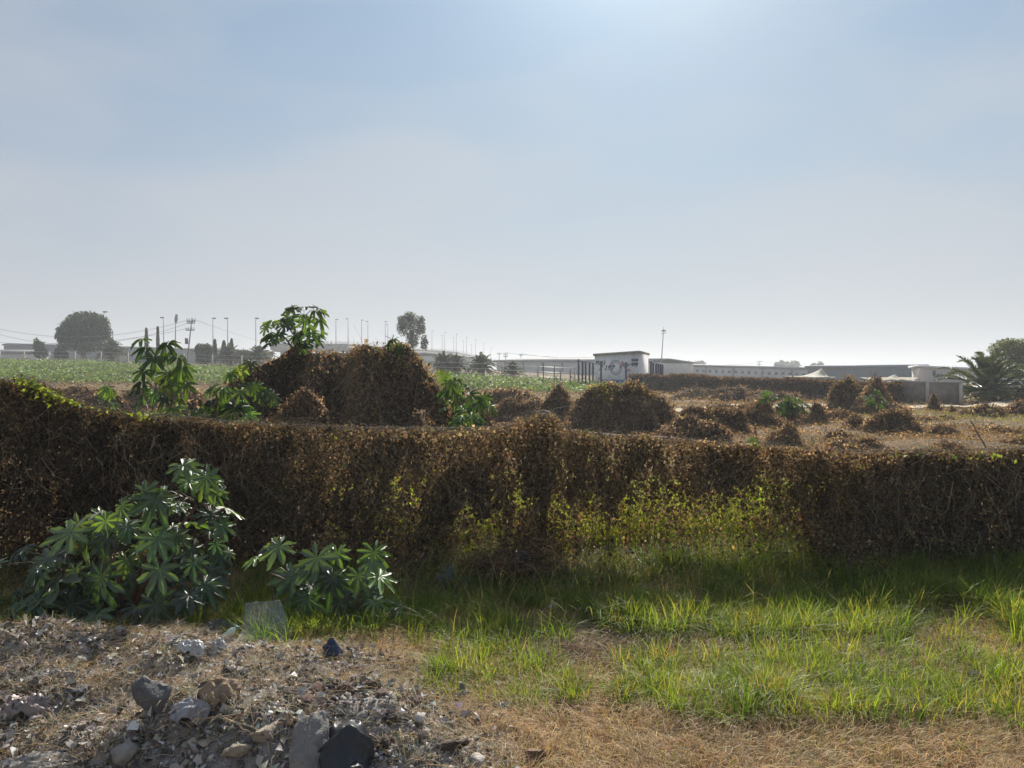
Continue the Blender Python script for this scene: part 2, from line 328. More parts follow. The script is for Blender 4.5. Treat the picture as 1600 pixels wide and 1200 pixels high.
def castor(name, label, cat, root, lf, node_of, group=None, hi=True, stem_r=.018, seeds=(), young=.2, grav=0):
    """lf: list of (centre, width, outward dir, young?)"""
    root = np.asarray(root, float); t = thing(name, label, cat, root, group); mf, mstem = MB(), MB()
    nodes = np.array(node_of, float)
    for nd in nodes:                     # woody stems from the root to each node
        mid = (root*.55+nd*.45)+np.array([*(rng.normal(size=2)*.04), .05]); q = np.array([root+np.array([*(rng.normal(size=2)*.03), -.05]), mid, nd])
        tt = lin(0, 1, 7)[:, None]; pts = (1-tt)**2*q[0]+2*tt*(1-tt)*(q[1]*2-(q[0]+q[2])/2)+tt**2*q[2]
        tube(mstem, pts, lin(stem_r, stem_r*.45, 7), 6, (.13, .10, .06) if rng.random() < .6 else (.16, .07, .05))
    for (c, w, out, yg) in lf:
        c = np.asarray(c, float); out = np.asarray(out, float); tv, tf, tc_ = ((CAS_HI, CAS_HI2) if hi else (CAS_LO, CAS_LO2))[int(rng.random() < .3 or grav > 0)]
        nd = nodes[np.argmin(np.linalg.norm(nodes-c, axis=1)+rng.random(len(nodes))*.1)]
        nrm = unit(np.array([0, -.42, .85])+out*.40+rng.normal(size=3)*.30); ax = unit(out+np.array([0, -.2, -.45-grav])+rng.normal(size=3)*.35)
        Rm = basis(nrm[None], ax[None]); s = w/1.68
        v = tv*(1+.05*rng.normal(size=tv.shape))*np.array([1, 1, .5+rng.random()]); cc = pal(1, CASYOUNG if yg else CASPAL)[0]*rng.uniform(.7, 1.35)
        V, F, _ = scatter(v, tf, c[None], Rm, np.array([s]), np.zeros((1, 3)))
        mf.add(V, F, cc*tc_[:, None])
        m = (nd+c)/2+np.array([0, 0, .06])
        tube(mstem, [nd, m*1.0, c+unit(nrm)*-.005], [.005, .004, .003], 4, (.16, .14, .06) if yg else (.15, .12, .08))
    build_f = mf.done('foliage', M['castor'] if hi else M['castor_mid'], t, True); mstem.done('stem', M['castem'], t, True)
    if len(seeds):
        ms = MB()
        for c in seeds:
            for k in range(16):
                p = np.asarray(c)+rng.normal(size=3)*(.03, .03, .045); blades(ms, np.repeat(p[None], 5, 0), np.full(5, .02), np.full(5, .008), rng.random(5), pal(5, [(1, (.45, .16, .03))]), pal(5, [(1, (.6, .3, .05))]), 1)
        ms.done('flower_spike', M['straw'], t)
    return t
def castor_px(name, label, root_px, Yr, lst, nfill, box_, fillw, cat='castor plant', hi=True, group=None, dY=.35, seeds=(), nn=7, young=.15, grav=0, stem_r=.018, sway=None):
    """lst: (u, v, width px, young) seen in the photo; box_: fill region in px"""
    rt = P(root_px[0], root_px[1], Yr); rt[2] = float(T(rt[0], rt[1])) if root_px[1] > 660 else rt[2]
    ppm = FPX/Yr; lf = []; cx = (box_[0]+box_[2])/2
    def one(u, v, w, yg, back):
        yy = Yr+(-dY*(.3+.7*rng.random()) if not back else rng.uniform(-.6*dY, dY)); c = P(u, v, yy)
        o = np.array([(u-cx)/ppm*1.1, (yy-Yr)*1.1-.18, 0])+rng.normal(size=3)*.15; o[2] = 0
        return (c, w/ppm, unit(o), yg)
    for (u, v, w, yg) in lst: lf.append(one(u, v, w, yg, False))
    for k in range(nfill):
        for _ in range(30):
            u, v = rng.uniform(box_[0], box_[2]), rng.uniform(box_[1], box_[3])
            tt = (v-box_[1])/(box_[3]-box_[1]); tp = sway(u) if sway else box_[1]+abs(u-cx)/(box_[2]-box_[0])*2*(box_[3]-box_[1])*.55
            if v > tp: break
        lf.append(one(u, v, fillw*rng.uniform(.65, 1.4), rng.random() < young*(1-tt), True))
    nodes = []
    pc = np.array([l[0] for l in lf])
    idx = rng.choice(len(pc), min(nn, len(pc)), replace=False)
    for i in idx: nodes.append(pc[i]*.86+rt*.14+np.array([0, .02, -.06]))
    return castor(name, label, cat, rt, lf, nodes, group, hi, stem_r, [P(*s, Yr-.2) for s in seeds], young, grav)
# ------------------------------------------------------------------ 1. the long near hedge and its wire fence
HP = [(-900, 590), (-200, 594), (0, 596), (40, 590), (70, 597), (100, 616), (150, 634), (220, 643), (300, 652), (400, 660), (500, 665), (600, 667), (700, 668), (780, 665), (815, 652), (845, 640), (868, 646), (890, 670), (950, 677), (1050, 684), (1150, 692), (1250, 699), (1350, 703), (1450, 703), (1600, 700), (1800, 702), (2600, 702)]
HY = 7.8
hx = np.array([P(u, v, HY)[0] for u, v in HP]); hz = np.array([P(u, v, HY)[2] for u, v in HP])
def htop(x): return np.interp(x, hx, hz)+.045*fbm(x*3.2, x*0, 4, 41)-.01
def hedge_density(x, z):
    u = 800+FPX*x/HY; v = 578+(CAMZ-z)*FPX/HY
    n = fbm(x*3.5, z*2.0, 4, 51); n2 = fbm(x*9, z*4, 3, 55)
    win = (1-.85*np.exp(-((u-846)/34)**2))*sst(690, 740, u)*(1-sst(1235, 1300, u))*(1-sst(775, 800, u)*(1-sst(862, 885, u))*.93)
    edge = 785+45*n+14*np.sin(u*.021+1)
    d = 1-win*sst(edge-45, edge+55, v)*(.80+.25*n2+.12*n)
    wr = sst(1250, 1400, u); d = d*(1+0*wr)
    return np.clip(d*(.62+.5*n2+.25*n), .03, 1)
n = 400000
x = rng.uniform(-7.5, 7.5, n); zt = htop(x); zz = zt*rng.random(n)**1.05
keep = rng.random(n) < hedge_density(x, zz); x, zz, zt = x[keep], zz[keep], zt[keep]; n = len(x)
fold_ = 1-np.abs(fbm(x*1.5+.25*fbm(x*2, zz*2, 2, 62), zz*.35, 4, 61))*2.6; th = .13+.17*np.clip(fold_, -.4, 1)+.06*fbm(x*4, zz*2.5, 3, 63)+.10*np.exp(-((x-.3)/.35)**2)+.14*sst(-3.2, -5.6, x)*sst(1.95, 1.2, zz)+.62*sst(.60, .0, zz)*np.clip(.55+1.1*fbm(x*1.5, x*0, 3, 64), 0, 1); th = th*np.clip((zt-zz)/.10+.25, .2, 1)
y = HY+th*np.where(rng.random(n) < .7, -1, 1)*(.3+.7*rng.random(n)**.6)+.02*rng.normal(size=n)
pos = np.stack([x, y, zz+.02*rng.normal(size=n)], -1)
sc = .012+.028*rng.random(n)**1.7+.03*(rng.random(n) < .03)
cc = pal(n, leafpal('hedge'), .25)*(1+.75*fbm(x*2.6, zz*2.8, 4, 71))[:, None]
rust = np.clip(fbm(x*.9, zz*1.1, 3, 77)+.25, 0, 1)[:, None]; cc = cc*(1-rust*np.array([-.05, .1, .25])); cc = cc*(1-.55*sst(-1.6, -4.4, x)-.25*sst(3.2, 5, x))[:, None]  # rusty patches; leaves darkened toward both ends, painting in the hedge's shade
ye = (rng.random(n) < .10*sst(.9, .5, zz)*np.exp(-((x-1)/2.2)**2)); cc[ye] = pal(int(ye.sum()), leafpal('weed'))
hedge = thing('vine_hedge', 'long brown hedge of dead vines smothering the wire fence across the lot', 'hedge', (0, HY, 0))
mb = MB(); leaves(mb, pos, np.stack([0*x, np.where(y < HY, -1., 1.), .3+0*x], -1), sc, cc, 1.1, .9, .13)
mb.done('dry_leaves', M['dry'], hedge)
mb = MB(); k = 17000; x = rng.uniform(-7.5, 7.5, k); zt = htop(x); z0 = zt*rng.random(k)**.8
keep = rng.random(k) < hedge_density(x, z0)*1.2+.12; x, zt, z0 = x[keep], zt[keep], z0[keep]; k = len(x)
p0 = np.stack([x, HY-.08-.30*rng.random(k)*np.clip((zt-z0)/.2+.2, 0, 1), z0], -1); p1 = p0+np.stack([rng.normal(size=k)*.13, rng.normal(size=k)*.05, -.04-.34*rng.random(k)], -1); p1[:, 2] = np.maximum(p1[:, 2], .02)
strands(mb, p0, p1, .002+.003*rng.random(k), pal(k, [(2, (.17, .13, .09)), (1, (.36, .29, .19)), (1, (.08, .06, .04))]), .03, 4, .018)
k = 3200; x = rng.uniform(-7.5, 7.5, k); p0 = np.stack([x, HY+rng.normal(size=k)*.08, htop(x)-.03], -1)
p1 = p0+np.stack([rng.normal(size=k)*.15, rng.normal(size=k)*.06, .02+.05*rng.normal(size=k)], -1)
strands(mb, p0, p1, np.full(k, .0028), pal(k, [(1, (.42, .34, .23)), (1, (.25, .18, .12))]), -.10, 5, .008)
mb.done('tendrils', M['stem'], hedge)
mb = MB(); k = 95000; x = rng.uniform(-7.6, 7.6, k); zt = htop(x)-.02; zz = zt*rng.random(k)**.95; dm = hedge_density(x, zz); cen_ = sst(-3.2, -1.6, x)*(1-sst(3.0, 4.2, x)); keep = (rng.random(k) < np.clip(dm*1.5-.12, 0, 1)*(1-cen_*np.clip(.72+1.4*fbm(x*2.4, zz*2.2, 3, 79), 0, .92))); x, zz = x[keep], zz[keep]; k = len(x)
leaves(mb, np.stack([x, HY+.10*rng.normal(size=k)*(.5+.9*sst(1, .1, zz)), zz], -1), np.tile([0, -1., .2], (k, 1)), .03+.05*rng.random(k), pal(k, [(3, (.07, .052, .036)), (2, (.11, .08, .05)), (1, (.045, .04, .028))], .25), 1., .6, .15)
mb.done('matted_leaves', M['dry'], hedge)
# leaves that are still green
mb = MB()
for (u, v, s, nn_, k) in [(70, 603, 25, 10, 110), (45, 595, 14, 7, 50), (95, 620, 22, 9, 60), (210, 640, 22, 4, 24), (230, 655, 8, 4, 8), (1560, 712, 30, 6, 22), (1450, 716, 40, 10, 14), (1180, 690, 10, 5, 10), (1350, 772, 60, 40, 20), (1210, 790, 70, 60, 40), (480, 745, 110, 45, 60), (920, 664, 8, 3, 4), (1510, 790, 70, 40, 40), (960, 740, 140, 40, 60)]:
    q = np.array([P(u+s*rng.normal(), v+nn_*rng.normal()*.7, HY-.26+.1*rng.random()) for _ in range(k)]); q[:, 2] = np.minimum(q[:, 2], htop(q[:, 0])+.02)
    leaves(mb, q, np.tile([0, -.5, 1.], (k, 1)), .03+.03*rng.random(k), pal(k, [(2, (.20, .24, .05)), (1, (.32, .32, .08)), (1, (.09, .13, .04))]), .8, .7)
mb.done('green_leaves', M['weed'], hedge)
fence = thing('wire_fence', 'sagging barbed wire fence buried in the near brown vine hedge', 'fence', (0, HY, 0))
for u in (-330, 262, 850, 1442, 2030):
    xx = P(u, 650, HY)[0]; mb = MB(); zt_ = float(np.interp(xx, hx, hz))-.04
    tube(mb, [[xx, HY+.02, -.1], [xx, HY+.02, zt_]], .04, 8); mb.done('fence_post', M['wood'], fence)
for dz in (-.005, -.30, -.62):
    xs_ = lin(-7.6, 7.6, 160); mb = MB(); tube(mb, np.stack([xs_, HY-.02+0*xs_, np.interp(xs_, hx, hz)+dz+.006*np.sin(xs_*5)], -1), .0035, 4)
    if dz > -.1:
        for q in np.arange(-7.5, 7.5, .14):
            c = np.array([q, HY-.02, np.interp(q, hx, hz)+dz+.006*np.sin(q*5)]); tube(mb, [c+[-.012, 0, -.014], c+[.012, 0, .014]], .0018, 4); tube(mb, [c+[.012, .01, -.014], c+[-.012, -.01, .014]], .0018, 4)
    mb.done('wire', M['lamp'], fence)
# weeds standing in the sun behind the open foot of the hedge
mb = MB(); ns_ = 3000; sx_, sy_ = rng.uniform(-2.2, 4.6, ns_), rng.uniform(8.15, 10.2, ns_); n = 54000; ii = rng.integers(0, ns_, n); x = sx_[ii]; y = sy_[ii]; h = .50+.35*fbm(x*1.3, y*1.3, 3, 81)+.15*np.sin(sx_*91)[ii]; blades(mb, np.stack([sx_, sy_, T(sx_, sy_)], -1), (.55+.35*fbm(sx_*1.3, sy_*1.3, 3, 81)+.15*np.sin(sx_*91)), np.full(ns_, .007), np.full(ns_, .05), pal(ns_, [(1, (.12, .15, .04))]), pal(ns_, [(1, (.2, .22, .06))]))
zz = h*rng.random(n)**.7; pos = np.stack([x+.03*rng.normal(size=n), y+.03*rng.normal(size=n), T(x, y)+zz], -1)
leaves(mb, pos, np.tile([0, 0, 1.], (n, 1)), .016+.030*rng.random(n), pal(n, leafpal('weed'), .2), .2, 1.2)
k = 6000; x = rng.uniform(-2.2, 4.6, k); y = rng.uniform(8.1, 10.2, k)
blades(mb, np.stack([x, y, T(x, y)], -1), .4+.5*rng.random(k), np.full(k, .006), .1+.3*rng.random(k), pal(k, [(1, (.17, .19, .05))]), pal(k, [(1, (.3, .28, .09))]))
tag(mb.done('weeds', M['weed']), 'sunlit yellow green weeds showing through the open foot of the hedge', 'weeds', kind='stuff')
# ------------------------------------------------------------------ 2. near castor plants
sway = lambda u: np.interp(u, [-40, 50, 120, 200, 260, 290, 340, 365], [900, 850, 815, 790, 740, 720, 740, 850])
castor_px('castor_plant', 'largest castor bean plant with silvery green leaves in front of the hedge at left', (200, 985), 6.25,
    [(286, 728, 62, 1), (298, 748, 60, 1), (322, 745, 56, 0), (318, 760, 50, 1), (243, 780, 84, 0), (226, 770, 55, 0), (327, 803, 60, 0), (345, 820, 46, 0), (139, 822, 92, 1), (112, 832, 80, 1), (165, 815, 60, 1), (246, 843, 66, 0), (262, 838, 50, 0), (159, 901, 92, 0), (140, 905, 60, 0), (249, 890, 70, 0), (198, 875, 44, 0), (80, 872, 64, 0), (60, 890, 50, 0), (93, 905, 130, 0), (110, 945, 110, 0), (303, 880, 50, 0), (338, 850, 34, 0), (356, 862, 26, 1), (244, 943, 72, 0), (181, 980, 84, 0), (125, 975, 40, 0), (167, 841, 48, 0), (198, 822, 50, 0), (218, 856, 50, 1), (320, 915, 66, 0), (295, 930, 60, 0), (20, 960, 70, 0), (2, 965, 60, 1), (-10, 985, 60, 0), (35, 985, 60, 0), (70, 975, 60, 0), (150, 960, 70, 0), (215, 950, 60, 0), (60, 940, 90, 0), (190, 790, 40, 0), (275, 790, 46, 0), (230, 985, 40, 0), (270, 975, 40, 0)],
    112, (-25, 730, 362, 1003), 44, seeds=((133, 845), (228, 862)), nn=10, sway=sway, young=.12)
castor_px('castor_plant', 'medium castor bean plant right of the plastic sheet in front of the hedge', (520, 990), 6.3,
    [(437, 854, 62, 0), (427, 862, 40, 0), (495, 872, 84, 0), (488, 885, 50, 0), (584, 863, 60, 1), (582, 878, 50, 0), (527, 864, 50, 1), (593, 901, 60, 1), (533, 942, 62, 0), (574, 933, 60, 1), (585, 940, 44, 0), (624, 948, 54, 0), (402, 872, 44, 1), (457, 901, 70, 0), (520, 905, 70, 0), (560, 900, 60, 0), (480, 935, 80, 0), (450, 960, 70, 0), (550, 970, 60, 0), (600, 965, 44, 0), (560, 990, 56, 0), (590, 985, 50, 0), (535, 985, 50, 0), (575, 962, 56, 0), (618, 980, 44, 0)],
    56, (396, 865, 622, 1000), 38, nn=7, young=.1)
castor_px('castor_seedling', 'small low castor seedling with seven pale leaves at the grass edge', (610, 1022), 5.95, [(612, 1000, 42, 0), (596, 1002, 30, 0), (622, 1008, 26, 0)], 4, (590, 1000, 635, 1022), 22, nn=3, dY=.1, stem_r=.006)
castor_px('castor_seedling', 'dim castor seedling in the hedge shade right of the medium castor plant', (702, 935), 6.9, [(702, 896, 36, 0), (690, 902, 22, 0), (728, 905, 24, 0)], 5, (680, 895, 735, 925), 20, nn=3, dY=.12, stem_r=.006)
castor_px('castor_seedling', 'drooping dark castor seedling beside the hump of the hedge', (818, 915), 7.25, [(812, 868, 44, 0), (800, 880, 36, 0), (824, 884, 36, 0)], 6, (790, 862, 840, 905), 26, nn=3, dY=.15, stem_r=.008, grav=1)
# ------------------------------------------------------------------ 3. vine-covered mounds
CAT_M = 'mound'
def mound(label, Yc, prof, basev, depth, nl, ls, p=2.6, yellow=0., rough=.16, sharp=.35, name='vine_mound', group=None, nst=None, green=()):
    q = np.array([P(u, v, Yc) for u, v in prof]); zb = min(P(prof[0][0], basev, Yc)[2], float(T((q[0, 0]+q[-1, 0])/2, Yc)))-.28
    ea, eb = q[0].copy(), q[-1].copy(); ea[0] -= (ea[2]-zb)*.45; eb[0] += (eb[2]-zb)*.45; ea[2] = eb[2] = zb; q = np.vstack([ea, q, eb])
    x0, x1 = q[0, 0], q[-1, 0]; xs_ = lin(x0, x1, 70); top = np.interp(xs_, q[:, 0], q[:, 2])
    js = (top-zb).clip(0)*.5; top = top+(1 if sharp > .05 else .45)*np.minimum(js, .35)*(.8*np.abs(fbm(xs_*2.2+Yc, xs_*0, 3, 90))*-1+.5*np.clip(fbm(xs_*5+Yc, xs_*0, 2, 89), 0, 1)+.05)
    hn_ = np.clip((top-zb)/(top-zb).max(), .01, 1); top = zb+(top-zb)*hn_**sharp
    hf = (top-zb)/max((top-zb).max(), 1e-6); s = lin(-1, 1, 46)
    A, Bs = np.meshgrid(xs_, s, indexing='ij'); xq = A+(x1-x0)*.16*Bs*fbm(Bs*2.2+Yc, Bs*0+Yc, 3, 94); H = (np.interp(xq, q[:, 0], q[:, 2])-zb).clip(.02)*np.clip(1-np.abs(Bs)**(p*.55), 0, 1)
    Ym = Yc+Bs*depth*(.35+.65*hf[:, None]); Wd = x1-x0; ceil_ = (top-zb)[:, None]; H = H*(1-.12*np.clip(np.abs(Bs)*4, 0, 1))
    for kk in range(5+int(Wd*2.2)):
        xk = x0+Wd*(.08+.84*rng.random()); hk = float(np.interp(xk, q[:, 0], q[:, 2]))-zb; yk = Yc+depth*rng.uniform(-.85, .2)*min(1, hk/H.max()*.9); hk *= (1-.5*abs(yk-Yc)/depth)*rng.uniform(.6, .97)
        Rk = min(hk*rng.uniform(.35, .8), Wd*.5)+.12; d_ = np.sqrt(((A-xk)*rng.uniform(.8, 1.5))**2+((Ym-yk)*rng.uniform(.7, 1.1))**2)/Rk
        ck = hk*(1-.75*np.clip(d_, 0, 1)-.25*np.clip(d_, 0, 1)**3)*(d_ < 1); H = np.maximum(H, ck)
    H = np.minimum(H, ceil_*1.05)
    edge = np.minimum(A-x0, x1-A)/(x1-x0); H = np.maximum(H, 0)*np.clip(edge*16, 0, 1)*np.clip((1-np.abs(Bs))*6, 0, 1)**.7
    Yv = Yc+Bs*depth*(.35+.65*hf[:, None]); w = (x1-x0); gl_ = 1-2.6*np.abs(fbm(A*.9+Yc+.5*Bs, Bs*.7, 4, 96)); g3 = 1-2.6*np.abs(fbm(A*2.6+Yc-.6*Bs, Bs*.8, 3, 97)); H = H*(1-(.46*np.clip(1-gl_, 0, 1.3)+.20*np.clip(1-g3, 0, 1.3))*np.clip(np.abs(Bs)*2.6, 0, 1))+.13*fbm(A*2.8, Yv*2.8, 4, 98)*H.max()**.5*np.clip(H/H.max()*2, 0, 1)
    rd = rough*H.max(); H = H*(1+.10*fbm(A*1.7, Yv*1.7, 3, 91))
    Yv = Yv-(rd*.9*fbm(A*2.6, H*.6+Yc, 4, 92)+depth*.75*fbm(A*1.0+Yc*3, H*.25+Bs*.4, 3, 88))*np.clip(H/H.max()*2, .25, 1); Ax = A+rd*.3*fbm(Yv*1.5, H*1.5, 3, 93)
    V = np.stack([Ax, Yv, zb+H], -1).reshape(-1, 3); F = grid(70, 46)
    c0 = ((x0+x1)/2, Yc, float(T((x0+x1)/2, Yc))); t = thing(name, label, CAT_M, c0, group)
    build('earth_core', V, F, M['soil'], t, None, True)
    ps, nr = sample(V, F, nl, (1+1.0*(V[F[:, 0], 1] < Yc))); nr = np.where(nr[:, 2:3] < -.05, -nr, nr)
    off = (rng.random(nl)**1.5*2.2+7.0*np.clip(fbm(ps[:, 0]*3.2, ps[:, 2]*3.2+ps[:, 1]*2, 3, 99), 0, 1)*rng.random(nl))*ls; ps = ps+nr*off[:, None]
    cc = pal(nl, leafpal('dry'), .3)*(1+.75*fbm(ps[:, 0]*1.9+Yc, ps[:, 2]*1.9+ps[:, 1]*.6, 4, 95))[:, None]
    if yellow:
        hz_ = (ps[:, 2]-zb)/H.max(); ye = rng.random(nl) < yellow*sst(.55, .95, hz_)*np.clip(.5+fbm(ps[:, 0]*1.5, ps[:, 1]*1.5, 3, 97), 0, 1); cc[ye] = pal(int(ye.sum()), [(2, (.34, .33, .08)), (1, (.2, .25, .05)), (1, (.4, .32, .12))])
    mb = MB(); leaves(mb, ps, nr, ls*(.6+.9*rng.random(nl)), cc, .9, .9, .13)
    mb.done('dry_leaves', M['dry'], t)
    k = nst or nl//7; p0, nr = sample(V, F, k); p0 = p0+nr*ls; L = (.25+.7*rng.random(k))*max(.3, min(1, H.max()/2))
    dn = unit(np.array([0, 0, -1.])-nr*(-nr[:, 2:3])+.35*rng.normal(size=(k, 3))); p1 = p0+dn*L[:, None]*.8+nr*.03; p1[:, 2] = np.maximum(p1[:, 2], T(p1[:, 0], p1[:, 1])+.02)
    mb = MB(); strands(mb, p0, p1, np.full(k, ls*.14), pal(k, [(1, (.42, .31, .19)), (1, (.27, .19, .115)), (.6, (.12, .08, .05))]), -.04, 4, .03)
    if True:
        k = 60+nl//150; p0, nr = sample(V, F, k, (V[F[:, 0], 2] > zb+.55*H.max())+.02); p1 = p0+(np.array([0, 0, 1.])+.9*rng.normal(size=(k, 3)))*(.05+.05*H.max())*(.5+rng.random((k, 1)))
        strands(mb, p0, p1, np.full(k, ls*.10), pal(k, [(1, (.3, .22, .13))]), -.05, 3, .01)
    mb.done('hanging_stems', M['stem'], t)
    return t
mound('tall brown mound with two humps and curtains of dead vines, largest in the lot', 15.5,
      [(308, 655), (330, 622), (352, 600), (385, 584), (406, 566), (425, 548), (440, 537), (462, 532), (490, 538), (520, 542), (548, 549), (570, 548), (592, 538), (612, 526), (628, 529), (642, 541), (660, 556), (678, 574), (692, 596), (704, 622), (718, 648), (732, 680)],
      735, 1.9, 66000, .045, 2.6, .14, .20, sharp=0)
mound('low shoulder of dead vines leaning on the left foot of the tall brown mound', 13.6, [(420, 665), (440, 640), (462, 612), (480, 602), (505, 620), (530, 650), (548, 668)], 745, .8, 9000, .045, 2.4)
mound('dark brown vine hummock against the right foot of the tall mound', 14.2, [(690, 672), (700, 640), (716, 612), (730, 618), (745, 634), (762, 652), (775, 672)], 740, .8, 7000, .045, 2.4, .1)
mound('broad round vine mound with yellowing top below the white graffiti building', 26, [(884, 664), (900, 622), (920, 602), (950, 597), (975, 598), (992, 594), (1010, 602), (1022, 606), (1036, 622), (1050, 640), (1064, 666)], 672, 1.7, 26000, .065, 2.6, .9)
mound('dark pointed vine cone left of the broad yellow topped mound', 28, [(832, 650), (848, 628), (862, 606), (872, 596), (882, 608), (896, 630), (908, 650)], 660, 1.0, 8000, .06, 1.8)
mound('small pointed vine cone beyond the hedge above its post hump', 34, [(795, 640), (803, 622), (811, 607), (818, 622), (826, 640)], 645, .7, 3500, .06, 1.8)
mound('low brown vine ridge running toward the hedge hump', 19, [(770, 684), (800, 660), (830, 652), (862, 656), (900, 668), (940, 684)], 702, 1.2, 9000, .05, 2.2)
mound('flat topped dark block of dead vines right of the broad mound', 24.6, [(1056, 660), (1066, 640), (1082, 634), (1110, 634), (1135, 633), (1155, 636), (1162, 650), (1168, 676)], 677, .8, 14000, .055, 4, sharp=.1)
mound('leaning vine mound between the dark block and the yellow green bush', 28.5, [(1150, 664), (1162, 640), (1180, 622), (1196, 616), (1206, 626), (1212, 645), (1217, 664)], 663, 1.0, 8000, .06, 2.4, .3)
mound('dark vine mound under the yellow green bush', 30, [(1205, 664), (1214, 645), (1225, 632), (1240, 628), (1252, 634), (1262, 650), (1268, 664)], 660, .9, 7000, .06, 2.4, .4)
mound('narrow upright vine stump mound right of the yellow green bush', 29, [(1260, 664), (1266, 640), (1276, 624), (1286, 628), (1291, 645), (1294, 664)], 663, .6, 5000, .06, 2.6)
mound('ragged vine cone standing nearest behind the right half of the hedge', 20.5, [(1188, 700), (1205, 676), (1218, 660), (1226, 650), (1236, 662), (1244, 680), (1258, 700)], 698, .8, 9000, .05, 1.6)
mound('tall bushy vine mound with a pale tufted crest at right', 38, [(1290, 640), (1296, 610), (1306, 594), (1318, 590), (1332, 595), (1344, 600), (1352, 615), (1358, 640)], 645, 1.4, 10000, .08, 2.8, .5)
mound('steep peaked vine mound bristling with dead twigs at its summit', 36, [(1335, 645), (1350, 610), (1358, 596), (1364, 586), (1370, 588), (1380, 602), (1396, 616), (1412, 628), (1425, 645)], 648, 1.3, 11000, .075, 1.9)
mound('wide sprawling vine mound in front of the peaked twiggy one', 25, [(1345, 676), (1356, 654), (1372, 640), (1390, 637), (1408, 640), (1424, 652), (1434, 664), (1446, 676)], 676, 1.2, 12000, .06, 2.3)
mound('sharp brown vine spire before the grey block wall', 38, [(1445, 644), (1450, 628), (1456, 612), (1461, 622), (1466, 632), (1470, 644)], 645, .5, 3500, .06, 1.7)
mound('small dark vine cone right of the sharp spire', 35, [(1476, 648), (1482, 638), (1488, 628), (1491, 636), (1494, 648)], 650, .45, 2500, .06, 1.7)
mound('small rough vine cone left of the wide sprawling mound', 26, [(1322, 672), (1330, 660), (1338, 645), (1346, 656), (1354, 672)], 673, .55, 3500, .055, 1.8)
mound('low grey brown vine hummock on the straw coloured ground', 23, [(1286, 686), (1298, 673), (1312, 669), (1326, 675), (1336, 686)], 684, .6, 3500, .05, 2.2)
mound('long flat vine ridge right of the wide sprawling mound', 24, [(1432, 680), (1450, 668), (1468, 664), (1486, 668), (1504, 680)], 679, .6, 4500, .05, 2.2)
mound('low dark vine hump just behind the hedge near the leaning stick', 19.5, [(1452, 703), (1466, 690), (1482, 684), (1500, 690), (1516, 703)], 702, .5, 3500, .05, 2.2)
mound('dark rounded vine mound cut by the right edge below the palm', 34, [(1566, 648), (1576, 634), (1590, 625), (1610, 622), (1640, 628), (1665, 648)], 650, 1.0, 6500, .07, 2.4)
mound('low mound of grey vines beside the sandy track', 33, [(1490, 650), (1510, 640), (1540, 628), (1556, 630), (1570, 650)], 651, .9, 6000, .07, 2.2, .2)
mound('thin vine cone at the foot of the right palm', 47, [(1566, 626), (1570, 614), (1574, 604), (1578, 616), (1584, 626)], 629, .5, 2500, .08, 1.6)
mound('pale vine cone at the right edge beyond the sandy track', 46, [(1584, 626), (1592, 612), (1600, 602), (1610, 614), (1620, 626)], 629, .7, 3000, .08, 1.6)
mound('long low bank of dead vines in front of the far hedge', 52, [(1040, 622), (1080, 606), (1150, 605), (1220, 612), (1290, 618), (1330, 624)], 625, 2.2, 9000, .09, 2.4)
mound('small green fringed hummock at the right end of the lot', 21, [(1560, 694), (1580, 684), (1600, 678), (1630, 684), (1660, 694)], 694, .7, 3500, .05, 2.2, .8)
for (a_, b_, c_, e_, lb) in [(-60, 110, 618, 24, 'low brown vine bank at the far left behind the hedge'), (100, 215, 612, 27, 'brown vine bank below the crop field left of the drooping castor'), (70, 175, 604, 36, 'far brown vine ridge along the left edge of the crop field'), (170, 330, 603, 40, 'long far brown ridge behind the drooping castor'), (268, 345, 618, 22, 'brown vine bank right of the drooping castor'), (-80, 60, 602, 38, 'far brown ridge at the left edge of the picture'), (1030, 1140, 652, 21, 'low brown vine ridge in front of the flat topped dark block'), (1080, 1230, 628, 33, 'low brown vine ridge behind the leaning vine mound'), (1255, 1345, 640, 31, 'low vine ridge left of the wide sprawling mound'), (1290, 1400, 683, 19.2, 'nearest low vine swell above the right half of the hedge'), (1420, 1500, 652, 31, 'low brown vine ridge between the spires and the long flat ridge'), (1500, 1640, 668, 25, 'low brown vine swell near the right edge'), (745, 840, 606, 44, 'far brown ridge right of the castor bush at the foot of the tall mound'), (760, 860, 622, 30, 'low brown vine bank left of the dark pointed cone')]:
    n7 = 7; uu_ = np.linspace(a_, b_, n7); hh_ = c_+np.array([26, 8, 3, 0, 4, 6, 26])*(24/e_)*rng.uniform(.7, 1.2, n7); bv = 578+2.1*FPX/e_
    mound(lb, e_, list(zip(uu_, hh_)), bv, 1.2, 8000, .035+.0012*e_, 2.2)
